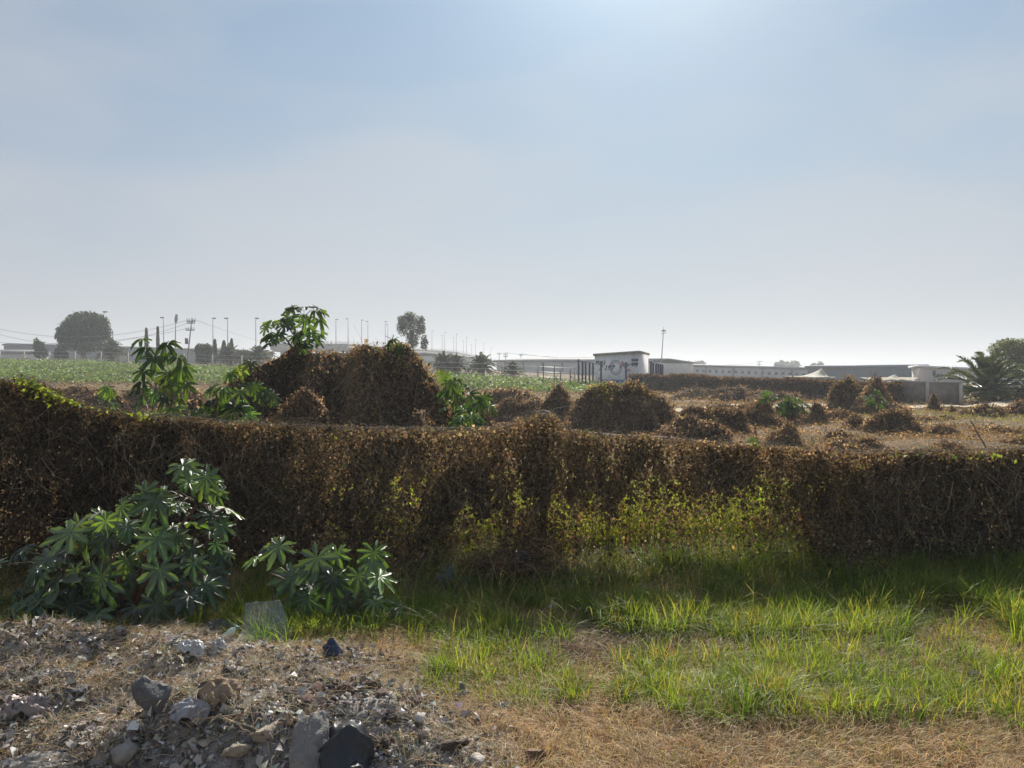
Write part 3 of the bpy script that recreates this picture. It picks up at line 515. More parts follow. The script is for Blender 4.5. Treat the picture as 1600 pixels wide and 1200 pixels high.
# brown creeper litter on the ground behind the hedge
mb = MB()
for (n, y0, y1, s) in ((90000, 9, 24, .04), (90000, 22, 46, .07), (50000, 44, 95, .14)):
    y = np.sqrt(rng.uniform(y0**2, y1**2, n)); x = rng.uniform(-.86, .86, n)*y; f = fbm(x*.22, y*.22, 3, 111); tr = fbm(x*.8, y*.8, 3, 113)
    pos = np.stack([x, y, T(x, y)+.01+s*rng.random(n)*1.3*(1+2*np.clip(tr, 0, 1))+.22*np.clip(fbm(x*.7, y*.7, 4, 117)-.12, 0, 1)*rng.random(n)*(y > 11)], -1)
    onroad = (x > 7) & (abs(y-(36.6+.24*x)) < 2.3); keep = ~onroad | (rng.random(n) < .04)
    cc = pal(n, leafpal('litter')+[(3, (.34, .24, .13)), (1.5, (.44, .33, .19))], .25); gg = (rng.random(n) < np.clip(f*2.4-.25, 0, .85)*(x > 1)); cc[gg] = pal(int(gg.sum()), [(1, (.22, .26, .06)), (1, (.3, .3, .1))])
    cc = cc*(1+.4*tr)[:, None]
    leaves(mb, pos[keep], np.tile([0, 0, 1.], (keep.sum(), 1)), (s*(.5+.9*rng.random(n)))[keep], cc[keep], .0, .9)
    k = n//3; y = np.sqrt(rng.uniform(y0**2, y1**2, k)); x = rng.uniform(-.86, .86, k)*y; keep = ~((x > 7) & (abs(y-(36.6+.24*x)) < 2.3)); x, y = x[keep], y[keep]; k = len(x)
    blades(mb, np.stack([x, y, T(x, y)], -1), s*(1+3*rng.random(k)), np.full(k, s*.12), .3+.6*rng.random(k), pal(k, [(1, (.3, .22, .12))]), pal(k, [(1, (.4, .32, .18)), (.4, (.25, .28, .08))]), 2)
tag(mb.done('ground_creeper', M['dry']), 'brown dead creeper and dry grass carpeting the lot behind the hedge', 'ground cover', kind='stuff')
# crops
mb = MB(); n = 140000; u = rng.uniform(-250, 1010, n); y = rng.uniform(58, 150, n); x = (u-800)/FPX*y
rim = np.interp(u, [-250, 0, 200, 500, 740, 850, 1010], [140, 133, 118, 102, 92, 88, 84]); nr_ = np.interp(u, [-250, 0, 300, 450, 700, 850, 1010], [70, 70, 69, 66, 61, 60, 66])
keep = (y < rim-1) & (y > nr_+3*fbm(x*.2, y*.2, 2, 5)); x, y = x[keep], y[keep]; n = len(x)
hgt = (.65+.5*fbm(x*.25, y*.25, 3, 121))*rng.random(n)**.45*(.8+.5*(rng.random(n) < .1))
cc = pal(n, leafpal('crop'), .25)*(1+.5*fbm(x*.12, y*.3, 3, 123))[:, None]
leaves(mb, np.stack([x, y, T(x, y)+hgt], -1), np.tile([0, 0, 1.], (n, 1)), .13+.20*rng.random(n), cc, .2, .8)
tag(mb.done('field_crop', M['crown']), 'green leafy crop filling the field behind the mounds', 'crop', kind='stuff')
# ------------------------------------------------------------------ 4. castor bushes behind the hedge
castor_px('castor_plant', 'tall drooping castor plant left of the tall mound behind the hedge', (250, 690), 12.5,
    [(228, 545, 40, 0), (240, 560, 44, 0), (262, 538, 50, 0), (278, 556, 46, 1), (285, 575, 50, 1), (262, 585, 40, 0), (225, 580, 36, 0), (222, 530, 34, 0), (270, 640, 46, 1), (232, 645, 40, 1), (290, 600, 44, 1)],
    26, (216, 535, 292, 655), 30, hi=False, nn=8, grav=1.6, young=.5, stem_r=.03, dY=.4)
castor_px('castor_plant', 'low castor bush with broad pale leaf at the left foot of the tall mound', (360, 690), 11.2,
    [(366, 638, 66, 0), (352, 630, 40, 1), (385, 650, 44, 1), (350, 606, 40, 1), (310, 640, 44, 1), (330, 628, 40, 0), (375, 612, 36, 0), (300, 655, 40, 1)],
    22, (290, 600, 392, 662), 32, hi=False, nn=7, young=.45, dY=.4)
castor_px('castor_plant', 'castor bush spreading over the left slope of the tall mound', (400, 672), 13.6,
    [(398, 604, 38, 1), (412, 612, 36, 0), (425, 618, 34, 1), (372, 576, 34, 1), (392, 568, 32, 0), (360, 584, 30, 1)],
    14, (345, 562, 425, 640), 24, hi=False, nn=8, young=.4, dY=.4)
castor_px('castor_plant', 'castor plant with open leaves rising from the summit of the tall mound', (462, 552), 15.2,
    [(458, 482, 34, 0), (476, 480, 36, 0), (493, 486, 36, 1), (498, 500, 38, 1), (455, 500, 36, 0), (445, 508, 36, 0), (476, 500, 38, 1), (486, 520, 40, 1), (425, 503, 34, 1), (416, 512, 26, 0), (495, 530, 38, 1), (466, 524, 36, 0), (436, 522, 32, 0), (498, 475+8, 30, 0)],
    30, (418, 480, 504, 545), 24, hi=False, nn=9, young=.3, dY=.45, stem_r=.022)
castor_px('castor_plant', 'bright green castor sprig on the right hump of the tall mound', (616, 545), 15.1, [(614, 532, 26, 1), (625, 548, 24, 1), (607, 540, 20, 1)], 9, (600, 526, 640, 556), 20, hi=False, nn=4, young=.8, dY=.2, stem_r=.01)
castor_px('castor_plant', 'yellow green castor bush hugging the right slope of the tall mound', (712, 655), 14.2, [(696, 588, 34, 1), (704, 600, 36, 1), (712, 610, 34, 1), (690, 582, 24, 1)], 18, (686, 580, 735, 640), 24, hi=False, nn=6, young=.7, dY=.35)
castor_px('castor_plant', 'castor bush at the right foot of the tall mound', (752, 672), 13.4, [(755, 620, 36, 1), (765, 634, 36, 1), (745, 630, 36, 0), (735, 618, 30, 0)], 20, (722, 612, 774, 660), 24, hi=False, nn=6, young=.35, dY=.35)
castor_px('castor_plant', 'small castor clump peeking over the hedge below the tall mound', (728, 690), 10.6, [(722, 652, 34, 0), (736, 650, 34, 1), (746, 656, 30, 0), (716, 658, 28, 0)], 10, (708, 648, 756, 670), 28, hi=False, nn=4, young=.4, dY=.2)
castor_px('castor_plant', 'yellow green castor bush crowning the dark vine mound at right', (1240, 645), 29.4, [(1232, 622, 18, 1), (1246, 624, 18, 1), (1224, 632, 16, 1)], 34, (1212, 616, 1262, 644), 15, hi=False, nn=6, young=.8, dY=.4)
castor_px('castor_plant', 'green shrub on top of the leaning vine mound at right', (1203, 632), 28.2, [(1200, 612, 14, 1), (1208, 616, 14, 1)], 16, (1190, 608, 1216, 628), 12, hi=False, nn=4, young=.8, dY=.3)
castor_px('castor_plant', 'leafy sprig on the near slope of the peaked twiggy mound', (1366, 640), 30, [(1370, 612, 14, 1), (1360, 618, 14, 0)], 16, (1350, 606, 1384, 636), 13, hi=False, nn=4, young=.6, dY=.3)
castor_px('castor_plant', 'tiny green seedling showing above the hedge right of centre', (1180, 700), 16, [(1176, 686, 18, 1), (1184, 690, 14, 0)], 4, (1168, 684, 1190, 696), 12, hi=False, nn=3, young=.6, dY=.1, stem_r=.006)
castor_px('castor_plant', 'low green plant among the brown creeper left of the drooping castor', (165, 660), 17, [(166, 606, 26, 1), (174, 616, 24, 1)], 12, (150, 600, 184, 636), 20, hi=False, nn=4, young=.6, dY=.3)
def stick(label, a, b, r, m, cat='stick', name='stick', extra=()):
    mb = MB(); t = lin(0, 1, 7)[:, None]; a, b = np.array(a), np.array(b); pts = a*(1-t)+b*t+rng.normal(size=(7, 3))*r*.5
    tube(mb, pts, lin(r, r*.7, 7), 6)
    for (p, q) in extra: tube(mb, [p, q], r*.5, 5)
    return tag(mb.done(name, m, None, True, loc=a), label, cat)
stick('thin dark stick leaning left on the straw ground behind the hedge', P(1540, 694, 19.5)-[0, 0, .1], P(1517, 656, 19.8), .022, M['wood'])
stick('pale wooden stake standing in the low castor bush behind the hedge', P(337, 690, 11), P(336, 613, 11), .035, M['wood'], 'stake', 'wooden_stake')
stick('short dark stake on the straw ground left of the near vine cone', P(1183, 684, 23), P(1179, 663, 23), .03, M['wood'], 'stake', 'wooden_stake')
stick('broken grey stake leaning among the vines by the small pointed cone', P(800, 640, 26), P(787, 622, 26), .025, M['wood'], 'stake', 'wooden_stake')
for (u, v0, v1, lb) in ((1366, 590, 570, 'bare forked dead twig rising from the peaked twiggy mound'), (612, 532, 515, 'bare dead twig on the right hump of the tall mound')):
    b = P(u, v0+6, 36 if u > 1000 else 15.3); tpt = P(u+2, v1+8, b[1]); m_ = (b+tpt)/2
    stick(lb, b, tpt, .02 if u > 1000 else .012, M['wood'], 'twig', 'dead_twig', [(m_, tpt+np.array([-.3, 0, -.05])*(1 if u > 1000 else .5)), (m_, tpt+np.array([.25, 0, -.1])*(1 if u > 1000 else .5))])
# ------------------------------------------------------------------ 5. grass in front
def fzone(x, y):
    """green amount and height from where it stands"""
    u = U(x, y); v = 578+CAMZ*FPX/y
    gr = sst(1150, 1050, v+60*fbm(x*1.1, y*1.1, 3, 131)+np.interp(u, [300, 700, 1000, 1300, 1700], [75, 60, 10, -45, -30]))
    return u, v, gr
ug = lambda n, y0, y1: np.sqrt(rng.uniform(y0**2, y1**2, n))
mbg, mbs = MB(), MB()
# tufts of green grass
nt_ = 5200; y = ug(nt_, 4.3, 7.9); x = rng.uniform(-.80, .80, nt_)*y; u, v, gr = fzone(x, y); hm = heapm(x, y)
den = gr*np.clip(.28+1.6*fbm(x*1.4, y*1.4, 3, 133)+.40*sst(820, 1100, u)+.25*sst(6.2, 6.8, y), .03, 1)*(1-hm)*(1-.75*sst(420, 360, u))
den = den*(1-.45*sst(6.7, 7.2, y))*(1-.9*np.exp(-(((x-.72)/.62)**2)**1.5-(((y-5.62)/.30)**2)**1.5)); k = rng.random(nt_) < den; x, y, u, v, gr = x[k], y[k], u[k], v[k], gr[k]
sizes = .13+.13*np.clip(.5+fbm(x*1.2, y*1.2, 2, 135), 0, 1)+.08*sst(850, 1200, u)*sst(5, 5.8, y)+.06*rng.random(len(x))
nb = 40; dX, dY_ = rng.normal(size=len(x)*nb)*.045, rng.normal(size=len(x)*nb)*.045; X0 = np.repeat(x, nb)+dX; Y0 = np.repeat(y, nb)+dY_; n = len(X0); azt = np.arctan2(dY_, dX)+rng.normal(size=n)*.7
hh = np.repeat(sizes, nb)*(.45+.75*rng.random(n)); tone = np.repeat(pal(len(x), [(3.5, (.13, .20, .03)), (2.5, (.21, .27, .045)), (1, (.08, .14, .025)), (.9, (.32, .30, .08)), (.4, (.38, .29, .13))], .15), nb, 0)
tone = tone*(1-.2*sst(6.2, 6.9, Y0))[:, None]*1.15  # blades nearer the hedge darkened: its shade put into their colour
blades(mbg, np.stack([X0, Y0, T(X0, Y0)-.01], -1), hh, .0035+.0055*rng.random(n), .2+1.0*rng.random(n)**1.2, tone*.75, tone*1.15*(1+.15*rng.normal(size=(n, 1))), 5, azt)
# taller loose blades at the lit edge and in the shade at the hedge foot
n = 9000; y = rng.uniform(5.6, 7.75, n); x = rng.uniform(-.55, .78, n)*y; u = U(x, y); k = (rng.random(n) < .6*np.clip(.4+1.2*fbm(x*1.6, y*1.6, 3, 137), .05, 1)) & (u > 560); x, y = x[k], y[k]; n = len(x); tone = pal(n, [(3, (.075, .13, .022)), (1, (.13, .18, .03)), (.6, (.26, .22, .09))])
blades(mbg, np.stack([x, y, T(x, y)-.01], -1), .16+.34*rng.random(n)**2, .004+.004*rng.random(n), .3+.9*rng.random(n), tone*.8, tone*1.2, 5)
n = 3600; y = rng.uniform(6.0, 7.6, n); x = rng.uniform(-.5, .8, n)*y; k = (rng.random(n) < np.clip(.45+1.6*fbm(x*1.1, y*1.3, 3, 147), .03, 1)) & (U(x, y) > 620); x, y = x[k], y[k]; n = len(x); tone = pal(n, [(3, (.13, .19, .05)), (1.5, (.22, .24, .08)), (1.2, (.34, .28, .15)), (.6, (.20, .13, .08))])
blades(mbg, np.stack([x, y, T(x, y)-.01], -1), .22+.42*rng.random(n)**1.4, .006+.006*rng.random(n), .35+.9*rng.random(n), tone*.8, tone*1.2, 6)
# short sward
n = 110000; y = ug(n, 3.6, 7.8); x = rng.uniform(-.80, .80, n)*y; u, v, gr = fzone(x, y); k = rng.random(n) < (.15+.85*gr)*(1-.93*heapm(x, y))*(1-.8*sst(6.4, 6.9, y))*(1-.85*np.exp(-(((x-.72)/.62)**2)**1.5-(((y-5.62)/.30)**2)**1.5))*np.clip(.55+1.2*fbm(x*2.2, y*2.2, 3, 145), .1, 1); x, y, gr = x[k], y[k], gr[k]; n = len(x)
tone = pal(n, [(3, (.14, .20, .035)), (2, (.23, .26, .05)), (1, (.38, .32, .11))])
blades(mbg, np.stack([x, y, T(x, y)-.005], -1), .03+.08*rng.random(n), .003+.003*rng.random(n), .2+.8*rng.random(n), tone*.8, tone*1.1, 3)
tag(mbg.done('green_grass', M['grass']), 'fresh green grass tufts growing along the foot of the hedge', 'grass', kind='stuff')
# dry straw
n = 190000; y = ug(n, 3.5, 7.6); x = rng.uniform(-.82, .82, n)*y; u, v, gr = fzone(x, y); hm = heapm(x, y)
k = rng.random(n) < np.clip(1.15-gr*.72-.0*hm, .05, 1)*(1-.5*hm)*(.5+.8*np.clip(.5+fbm(x*3, y*3, 3, 139), 0, 1)); x, y, gr, hm = x[k], y[k], gr[k], hm[k]; n = len(x)
tone = pal(n, [(3, (.54, .36, .19)), (3, (.64, .47, .27)), (1.5, (.26, .16, .085)), (1, (.40, .37, .11))], .2)*(1+.35*fbm(x*1.7, y*1.7, 3, 141))[:, None]
tone = tone*(1-hm[:, None]*np.array([.30, .14, -.25])); az = fbm(x*1.5, y*1.5, 3, 143)*7+rng.normal(size=n)*.9
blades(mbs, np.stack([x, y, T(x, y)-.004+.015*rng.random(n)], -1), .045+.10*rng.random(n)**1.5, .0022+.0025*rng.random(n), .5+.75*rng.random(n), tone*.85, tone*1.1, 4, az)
k = 22000; y = ug(k, 3.5, 6.2); x = rng.uniform(-.82, .82, k)*y; x[::3] = -np.abs(x[::3]); p0 = np.stack([x, y, T(x, y)+.012+.03*rng.random(k)], -1); p1 = p0+np.stack([rng.normal(size=k)*.07, rng.normal(size=k)*.06, rng.normal(size=k)*.012], -1); p1[:, 2] = np.maximum(p1[:, 2], T(p1[:, 0], p1[:, 1])+.006)
strands(mbs, p0, p1, .002+.002*rng.random(k), pal(k, [(2, (.45, .34, .2)), (1, (.3, .2, .12)), (1, (.55, .48, .36))]), -.06, 4, .008)
k = 5200; x = .72+rng.normal(size=k)*.42; y = 5.62+rng.normal(size=k)*.2; p0 = np.stack([x, y, T(x, y)+.012+.03*rng.random(k)], -1); p1 = p0+np.stack([rng.normal(size=k)*.09, rng.normal(size=k)*.05, rng.normal(size=k)*.015], -1); p1[:, 2] = np.maximum(p1[:, 2], T(p1[:, 0], p1[:, 1])+.006)
strands(mbs, p0, p1, .002+.003*rng.random(k), pal(k, [(2, (.26, .21, .17)), (1, (.14, .10, .08)), (1, (.38, .33, .27))]), -.08, 4, .01)
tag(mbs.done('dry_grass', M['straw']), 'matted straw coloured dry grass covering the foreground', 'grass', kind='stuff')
# ------------------------------------------------------------------ 6. the rubbish heap
CUBE_V = np.array([[sx, sy, sz] for sx in (-1, 1) for sy in (-1, 1) for sz in (-1, 1)], float)*.5
CUBE_F = np.array([[0, 1, 3, 2], [4, 6, 7, 5], [0, 4, 5, 1], [2, 3, 7, 6], [0, 2, 6, 4], [1, 5, 7, 3]])
n = 100000; y = ug(n, 3.4, 5.8); x = rng.uniform(-.85, .15, n)*y; hm = heapm(x, y)
k = rng.random(n) < hm**1.5*(.25+.9*np.clip(.5+fbm(x*3, y*3, 3, 151)*1.3, 0, 1))+.01; x, y = x[k], y[k]; n = len(x)
s = .003+.018*rng.random(n)**6; tone = pal(n, [(3, (.30, .285, .27)), (3, (.44, .42, .395)), (2.6, (.09, .082, .075)), (1.2, (.58, .56, .53)), (.15, (.65, .65, .63)), (.3, (.25, .17, .11))], .2)
dark = np.clip(fbm(x*1.3+4, y*1.3, 3, 153)*1.2+.5*np.exp(-((x+1.1)/.6)**2-((y-4.1)/.4)**2), 0, .65)[:, None]; tone = tone*(1-dark)
zz = T(x, y)+heapm(x, y)*.07*fbm(x*5, y*5, 4, 8)
an = basis(rdir(n), rdir(n)); st_ = (.6+.8*rng.random((n, 1, 3)))
v = CUBE_V[None]*st_+.16*rng.normal(size=(n, 8, 3)); v = np.einsum('nij,nkj->nki', an, v)*s[:, None, None]+np.stack([x, y, zz+s*.25], -1)[:, None]
mb = MB(); mb.add(v.reshape(-1, 3), (CUBE_F[None]+np.arange(n)[:, None, None]*8).reshape(-1, 4), np.repeat(tone, 8, 0))
n = 24000; y = ug(n, 3.4, 5.6); x = rng.uniform(-.85, .12, n)*y; k = rng.random(n) < heapm(x, y)*np.clip(.35+fbm(x*2.2, y*2.2, 3, 155), .05, 1); x, y = x[k], y[k]; n = len(x)
leaves(mb, np.stack([x, y, T(x, y)+.012+.03*rng.random(n)], -1), np.tile([0, -.3, 1.], (n, 1)), .015+.05*rng.random(n)**2, pal(n, [(2, (.36, .33, .30)), (1, (.5, .48, .45)), (2, (.2, .17, .14)), (1.5, (.11, .09, .08)), (.1, (.75, .75, .75))], .2), 0, .8, .16)
tag(mb.done('rubble', M['rubble']), 'crumbled grey soil and small rubble strewn over the rubbish heap', 'rubble', kind='stuff')
import bmesh
def ico(sub):
    bm = bmesh.new(); bmesh.ops.create_icosphere(bm, subdivisions=sub, radius=1); v = np.array([q.co[:] for q in bm.verts]); f = np.array([[w.index for w in q.verts] for q in bm.faces]); bm.free(); return v, f
ICO3, ICO4 = ico(3), ico(4)
def rock(label, u, v, size, color, cuts=9, sink=.25, cat='rock', name='rock', smooth=False, pt=None, flat=.7):
    p = ground_pt(u, v) if pt is None else pt; V, F = ICO3; V = V.copy()*np.array(size)/2*1.1
    for k in range(cuts):
        d = rdir(1)[0]; lim = (.42+.3*rng.random())*np.linalg.norm(d*np.array(size)/2); o = V@d; V = V-np.clip(o-lim, 0, None)[:, None]*d
    V = V+.03*np.mean(size)*rng.normal(size=V.shape)
    V = V+np.array([0, 0, size[2]*(.47-sink)])
    o = build(name, V+p, F, M['rock'], None, np.broadcast_to(color, (len(V), 3)), smooth, loc=p); o.rotation_euler = (0, 0, rng.random()*3)
    return tag(o, label, cat)
G1, G2, G3 = (.20, .185, .165), (.30, .275, .24), (.13, .125, .125)
rock('large grey angular rock in the middle of the rubbish heap', 243, 1105, (.24, .18, .22), G3, 12, .22)
rock('pale oval stone on the crest of the rubbish heap at left', 130, 1040, (.17, .11, .09), G2, 6)
rock('pale folded slab of rubble at the lower left of the heap', 198, 1192, (.22, .16, .13), G2, 11)
rock('beige wedge of concrete on the lower middle of the heap', 420, 1160, (.22, .14, .10), (.36, .30, .24), 11)
rock('small upright grey stone below the dark clods', 440, 1128, (.07, .06, .09), G2, 8)
rock('dark wedge of rubble left of the large grey rock', 150, 1118, (.15, .10, .06), G3, 10)
rock('pale brown lump at the bottom edge of the heap near centre left', 375, 1188, (.17, .12, .09), (.38, .32, .25), 10)
rock('small pale chunk on the right end of the rubbish heap', 574, 1134, (.07, .04, .045), (.55, .48, .38), 9)
rock('whitish rounded lump at the right end of the heap', 655, 1130, (.13, .08, .09), (.5, .46, .42), 6)
rock('grey stone tangled in dry grass by the hedge shade', 866, 958, (.11, .09, .13), (.42, .40, .38), 9)
rock('pale slanting slab of rubble in the green grass at right', 1320, 1018, (.24, .1, .11), (.5, .46, .38), 12)
rock('white grey stone in the grass below the far end of the hedge shade', 1265, 980, (.24, .12, .10), (.42, .42, .41), 9)
rock('round black lump in the green grass at the right', 1522, 1068, (.12, .11, .10), (.03, .03, .035), 4)
rock('brown clod standing in dry grass at the bottom of the picture', 838, 1190, (.15, .10, .10), (.20, .13, .09), 10)
rock('whitish ring of crushed rubble at the lower tip of the heap', 742, 1192, (.13, .12, .06), (.46, .43, .38), 7)
rock('dark brown clod at the tip of the rubbish heap', 700, 1172, (.22, .13, .10), (.10, .07, .055), 10)
cl = [(470, 1080, .10), (500, 1090, .12), (540, 1085, .11), (575, 1075, .10), (480, 1108, .09), (520, 1112, .10), (452, 1092, .08), (600, 1098, .12), (640, 1100, .10), (610, 1130, .09), (495, 1070, .07), (560, 1105, .08), (660, 1160, .10), (600, 1165, .10), (470, 1140, .07)]
wd = ['flat topped', 'long', 'broken', 'small', 'split', 'rounded', 'crumbling', 'wide', 'blunt', 'narrow', 'tiny', 'notched', 'loose', 'lowest', 'leftmost low']
nbr = ['below the yellow green grass', 'above the black plastic bag', 'on the dark crest of the heap']
for i, (u, v, s) in enumerate(cl):
    rock(f'{wd[i]} dark earth clod {"near the crest" if v < 1090 else "on the slope" if v < 1120 else "low down"} of the right lobe of the heap', u, v, (s*1.3, s, s*.8), (.10+.05*rng.random(), .085, .07), 10, .3, 'clod', 'earth_clod')
st = [(60, 1075, .07, G2, 'pale stone by the left edge below the crest of the heap'), (20, 1062, .09, G1, 'grey stone at the very left edge of the heap'), (95, 1120, .05, G2, 'small pale pebble left of the dark wedge'), (330, 1128, .08, G1, 'grey stone beside the upturned brown cloth'), (280, 1150, .06, G2, 'small pale stone in the straw mat'), (45, 1165, .10, G2, 'pale lump at the lower left corner of the heap'), (110, 1180, .08, G1, 'grey stone near the bottom left corner'), (265, 1188, .07, G3, 'dark stone at the bottom edge left of centre'), (310, 1180, .06, G2, 'pale stone at the bottom edge beside the straw'), (70, 1030, .06, G1, 'little grey stone on the left part of the crest'), (400, 1040, .07, G2, 'pale stone right of the crushed white bags'), (500, 1125, .05, (.45, .42, .38), 'light pebble among the dark clods')]
for (u, v, s, c, lb) in st: rock(lb, u, v, (s*.95, s*.7, s*.5), c, 12)
# crumpled bags, cloth and film
def crumple(name, label, cat, p, size, color, mt=None, up=.5, seed=0, rz=0., fold=1., tilt=None, noisec=None, thick=.0):
    k = 26 if mt is M['film'] else 46; a, b = np.meshgrid(lin(-1, 1, k), lin(-1, 1, k), indexing='ij'); r = np.sqrt(a*a+b*b)
    ra = np.abs(fbm(a*1.6+seed, b*1.6, 4, seed)); rb = np.abs(fbm(a*3.6+b*1.5, b*3.6-a+seed, 4, seed+9))+.55*np.abs(fbm(a*8-b*3, b*8+seed, 3, seed+5))
    if mt is M['bag']: ra = np.abs(fbm(a*1.1+seed, b*1.1, 2, seed)); rb = .4-.35*np.abs(fbm(a*2.2-b, b*2.2+a+seed, 3, seed+9))
    if mt is M['cloth']: size = (size[0], size[1], size[2]*.6); ra = .45-.30*np.sin(a*5+2.2*fbm(a*1.2, b*1.2+seed, 2, seed)*3+b*2)*(.4+.6*np.abs(b)); rb = .4-.5*fbm(a*2+seed, b*2, 3, seed+1)
    ed = 1+.22*fbm(np.arctan2(b, a)*1.6, r*0+seed, 3, seed)
    x = a*ed*(1-.15*b*b)*size[0]/2; y = b*ed*(1-.15*a*a)*size[1]/2
    z = size[2]*(np.clip(1-r**2*.62, 0, 1)**.7*up+fold*(.9*(.45-ra)+.45*(.4-rb))*.7)
    c, s_ = math.cos(rz), math.sin(rz); V = np.stack([x, y, z], -1).reshape(-1, 3)
    if tilt: V = V@np.array([[1, 0, 0], [0, math.cos(tilt), -math.sin(tilt)], [0, math.sin(tilt), math.cos(tilt)]]).T
    V = V@np.array([[c, -s_, 0], [s_, c, 0], [0, 0, 1]]).T
    V[:, 2] -= np.percentile(V[:, 2], 6)
    if mt is not M['bag']: V = V+rng.normal(size=V.shape)*np.array(size)*(.022 if mt is M['film'] else .006)
    cc = np.broadcast_to(color, (len(V), 3))*(1-.25*np.clip(fbm(V[:, 0]*14, V[:, 1]*14+V[:, 2]*9, 3, seed), 0, 1))[:, None]
    o = build(name, V+p, grid(k, k), mt, None, cc, mt is not M['film'], loc=p); sm = o.modifiers.new('thickness', 'SOLIDIFY'); sm.thickness = .0015
    return tag(o, label, cat)
M['film'] = mat('plastic_film', .3, .45, (1, 1, 1), .6); M['bag'] = mat('bin_bag', .42, 0, spec=.4); M['cloth'] = mat('dirty_cloth', .9, .15, spec=.15, noise=((.14, .12, .10), 11, .5, .8), bump=.4, bscale=120)
gp = ground_pt
crumple('plastic_bag', 'large black plastic bag at the bottom of the heap', 'plastic bag', gp(540, 1195), (.28, .34, .16), (.03, .032, .038), M['bag'], 1.1, 3, .3, 1.1, .55)
crumple('cloth_scrap', 'dirty pale cloth hanging left of the black plastic bag', 'cloth', gp(484, 1199), (.17, .30, .08), (.30, .28, .26), M['cloth'], .8, 5, .2, .8, .8)
crumple('plastic_bag', 'bright white crushed bag furthest left below the castor plant', 'plastic bag', gp(294, 1024), (.20, .13, .10), (.72, .73, .74), M['film'], 1.0, 7, .1, 1.2)
crumple('plastic_bag', 'white crushed bag beside the clear bottle', 'plastic bag', gp(341, 1024), (.12, .10, .10), (.70, .70, .69), M['film'], 1.1, 11, .9, 1.2)
crumple('plastic_bag', 'small white wad of plastic in yellow grass left of the seedling', 'plastic bag', gp(497, 1014), (.08, .07, .07), (.72, .71, .68), M['film'], 1.1, 13, .4, 1)
crumple('paper_scrap', 'pale curled paper scrap on the heap below the plastic sheet', 'paper', gp(404, 1038), (.15, .08, .05), (.50, .47, .42), M['cloth'], .6, 17, .2, 1)
crumple('cloth_scrap', 'upturned brown cloth scrap folded over in the middle of the heap', 'cloth', gp(345, 1090), (.20, .16, .14), (.36, .27, .19), M['cloth'], .9, 19, .7, 1.2, .4)
crumple('cloth_scrap', 'grey rag with a white fold left of the middle of the heap', 'cloth', gp(300, 1118), (.22, .14, .12), (.38, .38, .40), M['cloth'], .9, 23, 0, 1.2, .3)
crumple('plastic_bag', 'dusty pinkish plastic bag at the left edge of the heap', 'plastic bag', gp(35, 1120), (.26, .16, .12), (.50, .43, .40), M['film'], .9, 29, .4, 1.2, .2)
crumple('plastic_bag', 'torn greyish plastic strip trailing from the left part of the heap', 'plastic bag', gp(80, 1062), (.26, .10, .06), (.46, .45, .42), M['film'], .7, 31, .5, 1.2)
crumple('plastic_bag', 'long dusty plastic sheet lying along the bottom left edge', 'plastic bag', gp(75, 1195), (.42, .16, .07), (.52, .49, .46), M['film'], .7, 37, .1, 1.1)
crumple('cloth_scrap', 'dark grey fabric slab lying below the pale stone at left', 'cloth', gp(110, 1078), (.20, .12, .05), (.20, .20, .21), M['cloth'], .6, 41, .2, .9)
crumple('plastic_bag', 'dark blue plastic bag tucked behind the yellow grass', 'plastic bag', gp(520, 1030), (.14, .12, .12), (.02, .035, .09), M['bag'], 1.1, 43, .1, 1)
crumple('plastic_bag', 'bright blue plastic scrap under the right side of the largest castor', 'plastic bag', gp(285, 985), (.10, .08, .07), (.02, .05, .22), M['bag'], 1.1, 47, .1, 1)
crumple('plastic_bag', 'white torn plastic tuft in the dry grass at the bottom centre', 'plastic bag', gp(783, 1110), (.10, .08, .05), (.55, .55, .56), M['film'], .9, 53, .1, 1.3)
crumple('plastic_bag', 'grey crumpled plastic film lying in the shade left of the plastic sheet', 'plastic bag', gp(345, 985), (.34, .2, .09), (.20, .21, .22), M['film'], .8, 59, .1, 1.3)
crumple('plastic_bag', 'pale plastic lump caught in grass at the foot of the hedge centre', 'plastic bag', gp(785, 1000), (.14, .07, .05), (.36, .36, .36), M['film'], .8, 61, .1, 1.3)
crumple('cloth_scrap', 'frayed grey cloth over the right lobe of the heap', 'cloth', gp(585, 1120), (.20, .13, .09), (.34, .32, .30), M['cloth'], .8, 67, .3, 1.3)
crumple('cloth_scrap', 'pale rag draped on the tip of the right lobe', 'cloth', gp(560, 1090), (.18, .10, .06), (.42, .40, .37), M['cloth'], .7, 71, .9, 1.2)
crumple('paper_scrap', 'beige torn cardboard flake on the lower middle heap', 'paper', gp(330, 1160), (.14, .09, .04), (.45, .38, .3), M['cloth'], .7, 73, .9, .8)
crumple('plastic_bag', 'grey white plastic wisp among the clods above the black bag', 'plastic bag', gp(590, 1150), (.16, .09, .06), (.45, .44, .43), M['film'], .8, 79, .2, 1.3)
